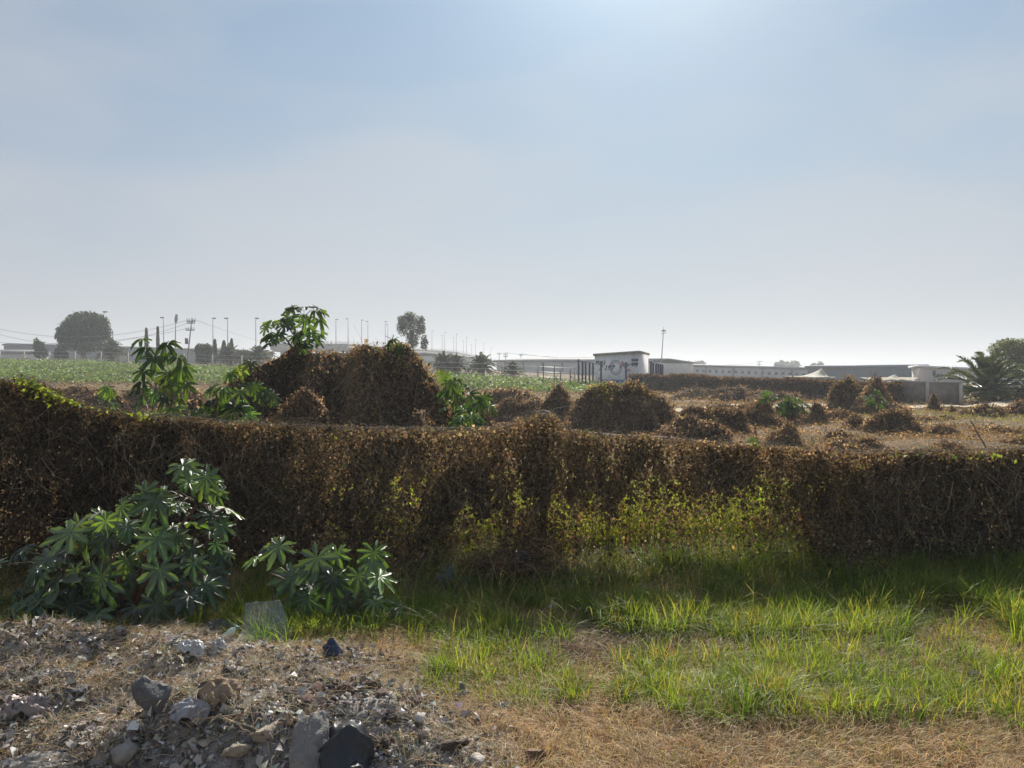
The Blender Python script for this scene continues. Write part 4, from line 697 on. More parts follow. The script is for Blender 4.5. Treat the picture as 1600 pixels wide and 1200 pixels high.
# standing translucent plastic sheet
mtf = bpy.data.materials.new('clear_sheet'); mtf.use_nodes = True; t_ = mtf.node_tree; b_ = t_.nodes['Principled BSDF']; b_.inputs['Base Color'].default_value = (.38, .41, .44, 1); b_.inputs['Roughness'].default_value = .35
tp = N(t_, 'ShaderNodeBsdfTransparent'); ms = N(t_, 'ShaderNodeMixShader'); nz = N(t_, 'ShaderNodeTexNoise'); nz.inputs['Scale'].default_value = 6; nz.inputs['Detail'].default_value = 7
rr = N(t_, 'ShaderNodeMapRange'); rr.inputs['From Min'].default_value = .3; rr.inputs['From Max'].default_value = .75; rr.inputs['To Min'].default_value = .10; rr.inputs['To Max'].default_value = .30
t_.links.new(nz.outputs['Fac'], rr.inputs[0]); t_.links.new(rr.outputs[0], ms.inputs[0]); t_.links.new(tp.outputs[0], ms.inputs[1]); t_.links.new(b_.outputs[0], ms.inputs[2]); t_.links.new(ms.outputs[0], t_.nodes['Material Output'].inputs[0])
c1, c2, c3, c4 = P(376, 1000, 5.55), P(462, 1006, 5.50), P(437, 937, 5.78), P(385, 941, 5.80)
k = 26; a, b = np.meshgrid(lin(0, 1, k), lin(0, 1, k), indexing='ij'); A3, B3 = a[..., None], b[..., None]
V = (c1*(1-A3)+c2*A3)*(1-B3)+(c4*(1-A3)+c3*A3)*B3; V[..., 1] += .05*fbm(a*1.3, b*1.3, 2, 3)-.12*sst(.3, 0, b)+.02*fbm(a*5+b*2, b*1.5, 2, 7); V[..., 2] += .012*np.sin(a*9+1)*sst(.25, 0, b)
o = build('plastic_sheet', V.reshape(-1, 3), grid(k, k), mtf, None, None, True, loc=c1); o.modifiers.new('thickness', 'SOLIDIFY').thickness = .001
tag(o, 'translucent grey plastic sheet propped upright between the castor plants', 'plastic sheet')
# clear bottle
bt = thing('plastic_bottle', 'small clear plastic bottle lying between the white bag and the plastic sheet', 'bottle', gp(358, 1004)); mg = mat('bottle_plastic', .15, .5, (1, 1, 1), .7, color=(.62, .72, .72))
bl = np.array(bt.location); dr = unit(np.array([.12, .03, .10])); mb = MB()
q = bl+[-.05, 0, .03]; tube(mb, [q+dr*s for s in (0, .005, .04, .05, .055, .08, .10, .115, .125)], np.array([.02, .032, .033, .029, .033, .033, .028, .014, .013])*.8, 14); mb.done('body', mg, bt, True)
mb = MB(); tube(mb, [q+dr*.124, q+dr*.138], .012, 12); mb.done('cap', mat('cap_blue', .5, 0, color=(.2, .35, .5)), bt)
# dead branches in the grass
def branch(label, pts, r, col=(.2, .14, .1)):
    mb = MB(); p = np.array([gp(u, v)+[0, 0, h] for u, v, h in pts]); t = lin(0, 1, 14); k = lin(0, 1, len(p)); q = np.stack([np.interp(t, k, p[:, i]) for i in range(3)], -1)+rng.normal(size=(14, 3))*r*.6
    tube(mb, q, lin(r, r*.35, 14), 6, col); 
    for i in (4, 8, 11): tube(mb, [q[i], q[i]+rng.normal(size=3)*.05+[0, 0, .04]], [r*.4, r*.2], 5, col)
    tag(mb.done('dead_branch', M['rubble'], None, True, loc=p[0]), label, 'branch')
branch('thin dark branch lying across bare earth right of centre', [(945, 1014, .02), (985, 1016, .03), (1015, 1008, .04)], .006)
branch('second thin branch above it among the trampled grass', [(930, 1000, .02), (985, 996, .03), (1030, 988, .05)], .005)
branch('curved grey stick at the middle of the trampled grass', [(775, 1026, .02), (800, 1032, .02), (835, 1026, .03)], .007)
branch('pale root curling down the lower middle of the heap', [(350, 1142, .05), (400, 1155, .05), (418, 1180, .03), (424, 1199, .02)], .006, (.45, .36, .25))
branch('straight brown twig along the lower middle of the heap', [(300, 1146, .05), (360, 1142, .07), (410, 1138, .06)], .005, (.35, .26, .17))
branch('pale twig slanting over the beige wedge of concrete', [(370, 1150, .05), (395, 1165, .05), (410, 1172, .04)], .005, (.5, .4, .28))
# brown tangle hanging at the foot of the hedge
mb = MB(); k = 2600; c = P(795, 930, 7.2); p = c+rng.normal(size=(k, 3))*(.28, .14, .12); p[:, 2] = np.abs(p[:, 2]-.05)*.8+T(p[:, 0], p[:, 1]); strands(mb, p, p+rng.normal(size=(k, 3))*(.1, .08, .03)+[0, -.03, -.03], np.full(k, .006), pal(k, [(1, (.14, .07, .045)), (1, (.28, .17, .10)), (1, (.06, .035, .025))]), -.1, 4, .015)
tag(mb.done('brush_tangle', M['stem'], loc=(c[0], c[1], float(T(c[0], c[1])))), 'reddish brown tangle of dead brush spilling from the hedge foot', 'brush')

# ================================================================== FAR THINGS
def tree(label, u, vb, vt, wpx, Y, nl, ls, blobs, cols, trunk_w=.35, name='tree', cat='tree', dens=.55):
    b = P(u, vb, Y); b[2] = min(b[2], float(T(b[0], Y))+.0); t = thing(name, label, cat, b); ppm = FPX/Y; mb = MB()
    tot = sum(q[2]*q[3] for q in blobs); lim = []
    for (du, dv, rx, rz) in blobs:       # in px relative to (u, vt..vb)
        c = P(u+du, dv, Y+rng.uniform(-.3, .3)*wpx/ppm/2); k = int(nl*rx*rz/tot); cc = pal(k, cols, .25)*(1+.25*rng.normal()*.5); leafy_blob(mb, c, np.array([rx, rx*.9, rz])/ppm, k, ls, cc, 1.2, dens); lim.append(c)
    mb.done('crown', M['crown'], t); mt = MB(); top = np.mean(lim, 0)
    tube(mt, [b, b*.6+top*.4+[.1, 0, 0], top], [trunk_w, trunk_w*.75, trunk_w*.35], 8)
    for c in lim: s = b*.45+top*.55; tube(mt, [s, (s+c)/2+[0, 0, .2], c], [trunk_w*.4, trunk_w*.25, trunk_w*.1], 5)
    mt.done('trunk', M['bark'], t); return t
DG = [(3, (.045, .07, .032)), (2, (.065, .095, .04)), (1, (.03, .045, .025))]; MG = [(3, (.09, .13, .055)), (2, (.13, .17, .07)), (1, (.05, .08, .04))]
tree('big round dark tree at the left beyond the field fence', 131, 566, 487, 84, 150, 10500, .42, [(0, 512, 30, 24), (-24, 520, 18, 18), (22, 510, 18, 20), (6, 498, 26, 11), (-30, 534, 11, 13), (30, 524, 14, 16), (0, 536, 28, 15), (-12, 505, 18, 14), (-36, 524, 8, 10)], DG, .6, dens=.35)
tree('small sparse bush tree left of the big round tree', 61, 566, 527, 22, 140, 1100, .3, [(0, 542, 8, 10), (3, 552, 9, 9), (-4, 534, 4, 6)], MG, .12)
tree('low dark bush at the foot of the big round tree', 96, 566, 545, 18, 142, 1100, .32, [(0, 554, 10, 8), (-4, 549, 6, 6)], DG, .12, 'bush', 'bush')
tree('dark bushy tree between the leaning pole and the cypresses', 319, 572, 535, 28, 135, 3200, .3, [(0, 552, 12, 12), (-5, 546, 9, 9), (6, 545, 8, 8), (0, 562, 12, 9)], DG, .25)
tree('tall feathery grey green tree behind the right hump of the tall mound', 643, 572, 488, 42, 120, 3800, .25, [(0, 502, 13, 13), (-14, 512, 9, 12), (14, 512, 8, 12), (2, 528, 10, 16), (-16, 500, 6, 7), (16, 500, 5, 6), (20, 535, 6, 12), (-4, 493, 8, 6)], [(3, (.09, .12, .07)), (1, (.05, .07, .04))], .25, dens=.15)
for i, (u, vt, vb, w, lb) in enumerate([(229, 514, 570, 7, 'slim dark cypress leftmost behind the drooping castor'), (247, 512, 570, 5, 'thinner cypress behind the top of the drooping castor'), (336, 532, 566, 8, 'short stout cypress right of the dark bushy tree'), (350, 534, 568, 12, 'wider cypress left of the far palms'), (362, 531, 568, 8, 'pointed cypress just behind the far palms')]):
    b = P(u, vb, 138); b[2] = float(T(b[0], 138)); tp_ = P(u, vt, 138)[2]; t = thing('cypress_tree', lb, 'tree', b, 'cypresses beyond the field'); n = 1100; f = rng.random(n)**.8; an = rng.random(n)*6.28; r = w/2*138/FPX*(1-f)**.6*(.6+.4*rng.random(n)); mb = MB()
    leaves(mb, np.stack([b[0]+r*np.cos(an), b[1]+r*np.sin(an), b[2]+.5+(tp_-b[2]-.5)*f], -1), np.stack([np.cos(an), np.sin(an), 0*an], -1), .35*np.ones(n), pal(n, DG), -2, .6); mb.done('crown', M['crown'], t); mb = MB(); tube(mb, [b, [b[0], b[1], b[2]+1.2]], .14, 6); mb.done('trunk', M['bark'], t)
for (u, rows, w, lb) in [(1085, 571, 40, 'hazy flat topped tree clump above the long warehouse right of the mast'), (1232, 571, 42, 'hazy double crowned tree above the long warehouse roof'), (1277, 573, 24, 'hazy sparse tree above the white canopies'), (1218, 571, 18, 'hazy dark tree left of the double crowned one')]:
    tree(lb, u, 585, rows-6, w, 420, 2200, .7, [(-w*.22, rows, w*.24, 6), (w*.2, rows-1, w*.26, 7), (0, rows+6, w*.4, 7)], DG, .5, dens=.3)
tree('large spreading green tree behind the right palm', 1572, 606, 528, 150, 66, 15000, .16, [(8, 552, 30, 20), (-8, 545, 18, 11), (28, 543, 24, 14), (54, 556, 30, 24), (10, 580, 40, 20), (36, 582, 40, 22), (2, 536, 15, 7), (40, 600, 50, 10)], [(3, (.15, .18, .07)), (2, (.22, .24, .10)), (1.5, (.07, .10, .04))], .35, dens=.3)
# palms
def palm(name, label, cat, loc, nf, fl, th_, trunk_r, group=None, ppm_leaf=30, lw=.05):
    t = thing(name, label, cat, (0, 0, 0), group); mf = MB(); L, Rr = [], MB()
    for i in range(nf):
        az = i*2.4+rng.normal()*.15; el = R(84)-R(98)*(i/nf)**1.1+rng.normal()*.06; f = fl*(.8+.3*rng.random()); s = lin(0, 1, 12); sag = .30+.22*rng.random()
        rad = f*(s*math.cos(el)+.10*s*s*0); zz_ = th_+f*(s*math.sin(el)-sag*s**2.3); pts = np.stack([np.cos(az)*rad, np.sin(az)*rad, zz_], -1)
        tube(Rr, pts, lin(.028, .006, 12)*fl/3, 4, (.12, .13, .06)); tg = unit(np.gradient(pts, axis=0))
        ss = np.repeat(lin(.14, .99, ppm_leaf), 2); k = len(ss); side = np.tile([1., -1.], k//2); cp = np.stack([np.interp(ss, s, pts[:, j]) for j in range(3)], -1); ct = unit(np.stack([np.interp(ss, s, tg[:, j]) for j in range(3)], -1))
        sv = unit(np.cross(ct, np.array([0, 0, 1.]))); ln = fl*.17*np.sin(np.clip(ss, 0, .96)*math.pi*.85+.35); d = unit(sv*side[:, None]*.8+ct*.75+np.array([0, 0, .25])+.08*rng.normal(size=(k, 3))); e_ = cp+d*ln[:, None]+np.array([0, 0, -.10*fl*.17])
        wv = unit(np.cross(d, rdir(k)))*lw/2; m_ = (cp+e_)/2; V = np.stack([cp-wv, cp+wv, m_+wv, m_-wv, e_-wv*.2, e_+wv*.2], 1).reshape(-1, 3); q = np.array([[0, 1, 2, 3], [3, 2, 5, 4]])
        mf.add(V, (q[None]+np.arange(k)[:, None, None]*6).reshape(-1, 4), np.repeat(pal(k, [(2, (.06, .085, .045)), (1, (.09, .12, .06)), (.3, (.2, .17, .09))] if i < nf*.85 else [(1, (.2, .15, .09))]), 6, 0))
    mf.done('fronds', M['crown'], t); Rr.done('frond_ribs', M['castem'], t); mt = MB(); z = lin(-.3, th_+.1, 14); tube(mt, np.stack([0*z, 0*z, z], -1), trunk_r*(1+.18*(np.arange(14) % 2))*np.interp(z/th_, [0, .8, 1.2], [1.05, 1, 1.3]), 12)
    mt.done('trunk', M['bark'], t); t.location = tuple(float(a) for a in loc); return t
def gl(u, v, Y): p = P(u, v, Y); p[2] = float(T(p[0], Y)); return p
pg = 'palms beyond the field'
p0 = palm('palm_tree', 'full palm left of the small palm near the grey wall', 'palm', gl(752, 590, 96), 56, 2.9, 1.3, .42, pg, 22, .09)
p0['label'] = 'well shaped palm between the paired palms and the small palm'
for (u, Y_, sc, rz, lb) in [(692, 99, 1.0, 1, 'left palm of the pair beside the tall mound slope'), (712, 100, .95, 2, 'right palm of the pair beside the tall mound slope'), (801, 97, .72, 3, 'small palm furthest right at the end of the grey wall'), (358, 128, 1.15, .5, 'far palm behind the castor bush left of the tall mound'), (405, 126, 1.15, 2.2, 'far palm just left of the tall mound summit'), (174, 138, 1.35, 4, 'palm at the right foot of the big round dark tree'), (382, 130, .9, 5, 'smaller palm between the two far palms left of the tall mound')]:
    dup(p0, gl(u, 580, Y_), rz, sc, lb)
palm('palm_tree', 'large low palm with long arching fronds at the right edge', 'palm', gl(1545, 615, 48), 58, 4.1, .7, .42, None, 32, .06)
# street lamps
def lamp_proto():
    t = thing('street_lamp', 'x', 'street lamp', (0, 0, 0), 'street lamps along the far road and overpass'); mb = MB(); tube(mb, [[0, 0, 0], [0, 0, 6], [0, 0, 12]], [.16, .13, .09], 8); mb.done('pole', M['lamp'], t)
    mb = MB(); tube(mb, [[0, 0, 11.9], [.15, 0, 12.2], [.35, 0, 12.35]], [.07, .06, .05], 6); mb.done('arm', M['lamp'], t)
    mb = MB(); box(mb, -.2, .95, -.2, .2, 12.3, 12.6); mb.done('lamp_head', M['lamp'], t); return t
lp = None
def ovz(u): return np.interp(u, [440, 527, 700, 770, 830], [541, 541, 552, 566, 573])
def ovY(u): return np.interp(u, [440, 527, 700, 770, 830], [270, 290, 450, 560, 640])
lam = [(163, 487, 563, 200, 1), (256, 496, 566, 220, -1), (333, 497, 566, 225, 1), (356, 497, 566, 225, -1), (400, 497, 566, 230, 1), (424, 505, 566, 240, 1)]
ov = [(503, 497), (525, 499), (544, 498), (565, 500), (575, 502), (602, 502), (606, 507), (675, 517), (691, 524), (695, 519), (709, 527), (713, 522), (724, 532), (729, 527), (737, 538), (743, 531), (756, 537), (767, 543)]
ordn = ['first', 'second', 'third', 'fourth', 'fifth', 'sixth', 'seventh', 'eighth', 'ninth', 'tenth', 'eleventh', 'twelfth', 'thirteenth', 'fourteenth', 'fifteenth', 'sixteenth', 'seventeenth', 'last']
lb0 = ['street lamp rising behind the big round dark tree', 'street lamp above the drooping castor beside the floodlight pole', 'left street lamp of the pair right of the leaning utility pole', 'right street lamp of the pair right of the leaning utility pole', 'street lamp above the far palms left of the tall mound', 'faint street lamp behind the left leaves of the summit castor']
for i, (u, vt, vb, Y_, sg) in enumerate(lam+[(u, v, ovz(u), float(ovY(u)), 1 if k % 2 else -1) for k, (u, v) in enumerate(ov)]):
    b = P(u, vb, Y_); 
    if i < 6: b[2] = float(T(b[0], Y_))
    h = P(u, vt, Y_)[2]-b[2]; lb = lb0[i] if i < 6 else f'{ordn[i-6]} street lamp from the left along the overpass'
    if lp is None: lp = lamp_proto(); lp['label'] = lb; lp.location = tuple(b); lp.scale = (1, 1, h/12.5); lp.rotation_euler = (0, 0, 0)
    else: dup(lp, b, 0 if sg > 0 else math.pi, (1, 1, h/12.5), lb)
# floodlight pole
b = gl(273, 566, 215); h = P(274, 491, 215)[2]-b[2]; t = thing('floodlight_pole', 'tall pole with a dark upright lamp head right of the first two cypresses', 'street lamp', b); mb = MB(); tube(mb, [b, b+[.4, 0, h*.85]], [.2, .12], 8); mb.done('pole', M['lamp'], t); mb = MB(); tube(mb, [b+[.4, 0, h*.83], b+[.5, 0, h*.9], b+[.7, 0, h]], [.3, .5, .35], 8); mb.done('lamp_head', M['lamp'], t)
# overpass
ovp = thing('overpass', 'distant grey road overpass descending to the right behind the palms', 'bridge', P(527, 566, 290)); uu = lin(430, 830, 60); c = np.array([P(u, ovz(u), ovY(u)) for u in uu])
def sweep(c, w, z0, z1, off=0):
    tg = unit(np.gradient(c, axis=0)); nr = np.cross(tg, [0, 0, 1.]); nr = unit(nr); o = []
    for (a_, z_) in ((-w/2, z0), (w/2, z0), (w/2, z1), (-w/2, z1)): o.append(c+nr*(a_+off)+[0, 0, z_])
    V = np.stack(o, 1).reshape(-1, 3); n = len(c); i = np.arange(n-1)[:, None]*4; j = np.arange(4)[None]; k = (j+1) % 4
    return V, np.concatenate([np.stack([i+j, i+k, i+4+k, i+4+j], -1).reshape(-1, 4), [[3, 2, 1, 0], [4*n-4, 4*n-3, 4*n-2, 4*n-1]]])
mb = MB(); mb.add(*sweep(c, 11, -2.0, 0)); mb.done('deck', M['concrete'], ovp)
mb = MB(); mb.add(*sweep(c, .3, 0, .9, 5.3)); mb.add(*sweep(c, .3, 0, .9, -5.3)); mb.done('parapet', M['concrete'], ovp)
mb = MB()
for o_ in (5.3, -5.3):
    for zz_ in (1.3, 1.8): mb.add(*sweep(c, .12, zz_, zz_+.12, o_))
    tg = unit(np.gradient(c, axis=0)); nr = unit(np.cross(tg, [0, 0, 1.]))
    for i in range(0, 60): p = c[i]+nr[i]*o_; box(mb, p[0]-.08, p[0]+.08, p[1]-.08, p[1]+.08, p[2]+.9, p[2]+1.9)
mb.done('railing', M['metal'], ovp)
for i in range(2, 60, 5):
    mb = MB(); p = c[i]; box(mb, p[0]-1.1, p[0]+1.1, p[1]-.8, p[1]+.8, -1, p[2]-2.02); mb.done('pier', M['concrete'], ovp)
# utility poles
def upole(label, u, vb, vt, Y_, lean=0., arms=((0, 12), (-10, 10)), name='utility_pole', r=.16, can=False):
    b = gl(u, vb, Y_); tp_ = P(u+lean, vt, Y_); t = thing(name, label, 'utility pole', b); ppm = FPX/Y_; mb = MB(); tube(mb, [b, tp_], [r, r*.6], 8); mb.done('pole', M['concrete'], t); ax = unit(tp_-b)
    for (dp, w) in arms:
        q = tp_+ax*(dp/ppm-.15*0)-ax*.5; mb = MB(); box(mb, q[0]-w/ppm/2, q[0]+w/ppm/2, q[1]-.3, q[1]-.14, q[2]-.08, q[2]+.08); o = mb.done('crossarm', M['lamp'], t); mb = MB()
        for s in (-.95, -.45, .45, .95): tube(mb, [q+[s*w/ppm/2, -.22, .08], q+[s*w/ppm/2, -.22, .55]], [.07, .05], 6)
        ins = mb.done('insulator', M['lamp'], t); 
    if can:
        q = b*.5+tp_*.5; mb = MB(); tube(mb, [q+[-.5, -.1, -.6], q+[-.5, -.1, .5]], .3, 10); mb.done('transformer', M['lamp'], t)
    return tp_
t1 = upole('leaning utility pole with two crossarms between cypresses and dark bushy tree', 292, 570, 497, 140, 8, ((-1, 13), (-4, 12), (-15, 13)), can=True)
pl = [upole('small distant utility pole left of the small palm', 780, 588, 551, 260, 0, ((0, 7),)), upole('distant utility pole with crossarm above the small palm', 790, 588, 551, 250, 0, ((0, 8), (-4, 7))), upole('distant utility pole at the left end of the grey wall', 814, 588, 553, 250, 0, ((0, 5),)), upole('far lattice like utility pole on the long warehouse skyline', 1186, 590, 564, 380, 0, ((0, 9), (-4, 7), (-8, 5)), r=.3)]
# mast
b = gl(1031, 602, 95); tp_ = P(1037, 511, 95); t = thing('antenna_mast', 'slender leaning radio mast right of the white graffiti building', 'mast', b); mb = MB(); tube(mb, [b, tp_], [.10, .03], 6); mb.done('pole', M['metal'], t); mb = MB(); box(mb, tp_[0]-.25, tp_[0]+.25, tp_[1]-.1, tp_[1]+.1, tp_[2]-.55, tp_[2]-.4); tube(mb, [tp_-[.35, 0, .9], tp_-[-.35, 0, .7]], .03, 5); mb.done('antenna', M['lamp'], t)
def cable(label, a, b, sag, r=.03):
    a, b = np.array(a), np.array(b); s = lin(0, 1, 24)[:, None]; q = a*(1-s)+b*s-np.array([0, 0, 4.])*sag*s*(1-s); mb = MB(); tube(mb, q, r, 4); tag(mb.done('power_cable', M['lamp'], None, loc=a), label, 'cable')
cable('upper power cable sloping to the leaning utility pole from the left edge', P(-60, 498, 150), t1+[-.5, 0, -.3], 3.5); cable('middle power cable below it sloping from the left edge', P(-60, 503, 150), t1+[.4, 0, -.5], 4.5); cable('lowest power cable crossing low at the left horizon', P(-60, 529, 150), t1+[0, 0, -1.8], 2)
cable('power cable from the leaning utility pole toward the tall mound', t1+[.5, 0, -.3], P(560, 548, 300), 3)
cable('thin cable running right from the distant poles to the graffiti building', pl[1], P(975, 556, 230), 1.0, .04); cable('lower cable from the distant poles behind the graffiti building', pl[2], P(1186, 567, 380), 2.5, .06); cable('cable right of the graffiti building along the warehouse skyline', pl[3], P(1500, 575, 300), 2, .06)
# field fence with pale posts
ff = thing('field_fence', 'long wire fence with pale concrete posts along the far side of the field', 'fence', gl(400, 575, 108)); fu = []
u_ = -150.
while u_ < 940:
    Y_ = float(np.interp(u_, [-250, 0, 200, 500, 740, 850, 1010], [140, 133, 118, 102, 92, 88, 84])); fu.append((u_, Y_)); u_ += 4.4*FPX/Y_
pts = []
for (u_, Y_) in fu:
    b = gl(u_, 570, Y_); mb = MB(); box(mb, b[0]-.085, b[0]+.085, b[1]-.085, b[1]+.085, b[2]-.2, b[2]+2.0); mb.done('post', M['pale'], ff); pts.append(b)
pts = np.array(pts)
for h in (1.92, 1.3, .7): mb = MB(); tube(mb, pts+[0, -.1, h], .022, 4); mb.done('wire', M['metal'], ff)
# buildings
def wallmat(c, c2, s=.5): return mat('cladding', .7, 0, color=c, noise=(c2, s, .45, .75))
def shedlike(label, u0, u1, vt0, vt1, Y0, Y1, depth, wc, rc, name='warehouse', zb=-1, band=None, ribs=0, wins=0, roofh=.8):
    a, b = P(u0, vt0, Y0), P(u1, vt1, Y1); d = unit((b-a)*[1, 1, 0]); nr = np.array([-d[1], d[0], 0])*(1 if d[0] > 0 else -1); base = (a+b)/2; base[2] = zb
    t = thing(name, label, 'building', base); c_, e_ = b+nr*depth, a+nr*depth; q = [a, b, c_, e_]; V = np.array([[*p[:2], zb] for p in q]+[p for p in q]); mb = MB(); mb.add(V, BOXF[[0, 2, 3, 4, 5]]); mb.done('wall', wallmat(*wc), t)
    ov_ = .5; aa, bb = a-d*ov_-nr*ov_, b+d*ov_-nr*ov_; cc_, ee = b+nr*(depth+ov_)+d*ov_, a+nr*(depth+ov_)-d*ov_; m1_, m2_ = (aa+ee)/2+[0, 0, roofh], (bb+cc_)/2+[0, 0, roofh]
    V = np.array([aa, bb, m2_, m1_, cc_, ee]+[p-[0, 0, .35] for p in (aa, bb, m2_, m1_, cc_, ee)])+[0, 0, .36]; mb = MB(); mb.add(V, np.array([[0, 1, 2, 3], [3, 2, 4, 5], [6, 9, 8, 7], [9, 11, 10, 8], [0, 6, 7, 1], [5, 4, 10, 11], [0, 3, 9, 6], [3, 5, 11, 9], [1, 7, 8, 2], [2, 8, 10, 4]])); mb.done('roof', wallmat(*rc), t)
    L = np.linalg.norm((b-a)[:2]); H = (a[2]+b[2])/2-zb
    for i in range(ribs):
        p = a+(b-a)*((i+.5)/ribs); mb = MB(); w = .25; V0 = p-nr*.12; tube(mb, [[V0[0], V0[1], zb], [V0[0], V0[1], p[2]-.05]], .22, 4); mb.done('downpipe', M['lamp'], t)
    for i in range(wins):
        p = a+(b-a)*((i+.5)/wins); c0 = p-nr*.06; mb = MB(); V = []
        hw, z0, z1 = L/wins*.22, p[2]-1.5, p[2]-.8
        V = [c0-d*hw, c0+d*hw, c0+d*hw+nr*.05, c0-d*hw+nr*.05]; V = np.array([[*k_[:2], z0] for k_ in V]+[[*k_[:2], z1] for k_ in V]); mb.add(V, BOXF); mb.done('window', M['darkmetal'], t)
    return t
BLU = ((.20, .24, .28), (.15, .18, .22)); GRY = ((.38, .39, .39), (.28, .29, .30)); ROOF = ((.16, .17, .18), (.10, .11, .12)); WHT = ((.66, .67, .67), (.52, .53, .54))
shedlike('long blue grey warehouse on the left skyline behind the big round tree', 6, 330, 540, 547, 230, 260, 30, BLU, ROOF, zb=0, ribs=8)
shedlike('low white building at the far left edge', -60, 34, 552, 553, 185, 186, 12, WHT, ROOF, zb=2)
shedlike('grey block sized building behind the dark bushy tree', 300, 420, 549, 552, 215, 220, 16, GRY, ROOF, zb=0)
shedlike('small white sloping roofed hall behind the left palms and overpass', 690, 745, 556, 560, 240, 250, 20, WHT, ROOF, zb=0)
shedlike('long pale grey wall of a warehouse left of the graffiti building', 776, 1000, 565, 567, 200, 170, 25, WHT, ROOF, zb=-1, ribs=7)
shedlike('very long pale warehouse stretching right behind the far hedge', 1000, 1262, 570, 578, 210, 190, 30, WHT, ROOF, zb=-1, ribs=6, wins=26, roofh=.3)
shedlike('blue grey metal roofed warehouse right of the white canopies', 1262, 1448, 575, 574, 150, 140, 30, BLU, BLU, zb=-1, ribs=0, roofh=.3)
wb = shedlike('white flat roofed building with a window beside the right palm', 1449, 1530, 575, 579, 120, 118, 10, ((.66, .66, .65), (.5, .5, .5)), WHT, name='white_building', zb=-1, roofh=.15)
def panel(parent, u0, u1, v0, v1, Y_, m, nm, d=.12):
    a, b = P(u0, v1, Y_), P(u1, v0, Y_); mb = MB(); box(mb, a[0], b[0], Y_-d, Y_, a[2], b[2]); return mb.done(nm, m, parent)
panel(wb, 1457, 1461.5, 579, 587, 119.0, M['darkmetal'], 'window'); panel(wb, 1463.5, 1473, 584.6, 586, 119, M['darkmetal'], 'sign_stripe'); panel(wb, 1463.5, 1473, 587, 588.6, 119, M['darkmetal'], 'sign_stripe')
# white graffiti building
gbm = mat('whitewashed_wall', .85, 0, color=(.84, .84, .83), noise=((.60, .59, .57), 1.2, .5, .75))
A_, B_, C_ = P(929, 556, 84), P(997, 551.5, 80), P(1013, 555, 86); gb = thing('white_building', 'white flat roofed block building with graffiti and a round painted emblem', 'building', (float((A_[0]+C_[0])/2), 84., 0.)); D_ = A_+C_-B_
mb = MB(); V = np.array([[*p[:2], -.5] for p in (A_, B_, C_, D_)]+[p for p in (A_, B_, C_, D_)]); mb.add(V, BOXF); mb.done('wall', gbm, gb)
ctr = (A_+C_)/2; mb = MB(); V = np.array([ctr+(p-ctr)*[1.06, 1.10, 1]+[0, 0, .01] for p in (A_, B_, C_, D_)]+[ctr+(p-ctr)*[1.06, 1.10, 1]+[0, 0, .24] for p in (A_, B_, C_, D_)]); mb.add(V, BOXF); mb.done('roof', M['concrete'], gb)
fd = unit((B_-A_)*[1, 1, 0]); fn = np.array([fd[1], -fd[0], 0]); ang = math.atan2(fd[1], fd[0]); Lf = np.linalg.norm((B_-A_)[:2])
def onwall(s, z, off=.03): return A_*[1, 1, 0]+fd*s*Lf+fn*off+[0, 0, z]
def textpart(nm, txt, s, z, size, color, sx=1., shear=0):
    cu = bpy.data.curves.new(nm, 'FONT'); cu.body = txt; cu.size = size; cu.extrude = .01; cu.offset = .018; cu.shear = shear; tmp = bpy.data.objects.new(nm+'_curve', cu); S.collection.objects.link(tmp); bpy.context.view_layer.update()
    me = bpy.data.meshes.new_from_object(tmp.evaluated_get(bpy.context.evaluated_depsgraph_get())); bpy.data.objects.remove(tmp); o = bpy.data.objects.new(nm, me); me.materials.clear(); me.materials.append(mat('spray_'+nm, .7, 0, color=color)); S.collection.objects.link(o)
    o.parent = gb; p = onwall(s, z)-np.array(gb.location); o.location = tuple(p); o.rotation_euler = (math.pi/2, 0, ang); o.scale = (sx, 1, 1)
GT = P(960, 556, 82)[2]
textpart('graffiti', 'PS 13', .02, GT-.95, .62, (.03, .03, .035), 1, .15); textpart('graffiti', '7 187', .10, GT-1.6, .80, (.03, .03, .04), 1.15, .3); textpart('painted_name', 'Mireles', .68, GT-1.18, .6, (.22, .28, .27), 1.0)
textpart('painted_name', 'A', .60, GT-1.35, 1.1, (.45, .17, .16), .9); textpart('painted_name', 'de', .76, GT-1.75, .55, (.45, .22, .2), 1.0)
def ring(s, z, r0, r1, color, off):
    an = lin(0, 2*math.pi, 33)[:-1]; c = onwall(s, z, off); V = np.array([c+fd*math.cos(a_)*r+np.array([0, 0, math.sin(a_)*r]) for r in (r0, r1) for a_ in an]); i = np.arange(32); j = (i+1) % 32; mb = MB(); mb.add(np.concatenate([V, V-fn*.02]), np.stack([i, j, j+32, i+32], -1)); mb.done('emblem_ring', mat('emblem_paint', .8, 0, color=color), gb)
ring(.50, GT-1.30, .74, .84, (.16, .20, .30), .03); ring(.50, GT-1.30, .52, .60, (.5, .2, .18), .032)
for dz in (0, .42):
    mb = MB(); c = onwall(.93, GT-.62-dz, .04); a_, b_ = c-fd*.42, c+fd*.42; V = np.array([a_, b_, b_-fn*.03, a_-fn*.03]+[p+[0, 0, .28] for p in (a_, b_, b_-fn*.03, a_-fn*.03)]); mb.add(V, BOXF); mb.done('sign_stripe', mat('stripe_paint', .7, 0, color=(.05, .09, .13)), gb)
# blue low wall
mb = MB(); a, b = P(938, 604, 77), P(976, 593, 77); box(mb, a[0], b[0], 76.9, 77.1, -.3, b[2]); tag(mb.done('low_wall', mat('blue_paint', .7, 0, color=(.05, .09, .30), noise=((.10, .12, .22), 2, .5, .8)), loc=(a[0], 77, 0)), 'low blue painted wall in front of the graffiti building', 'wall', kind='thing')
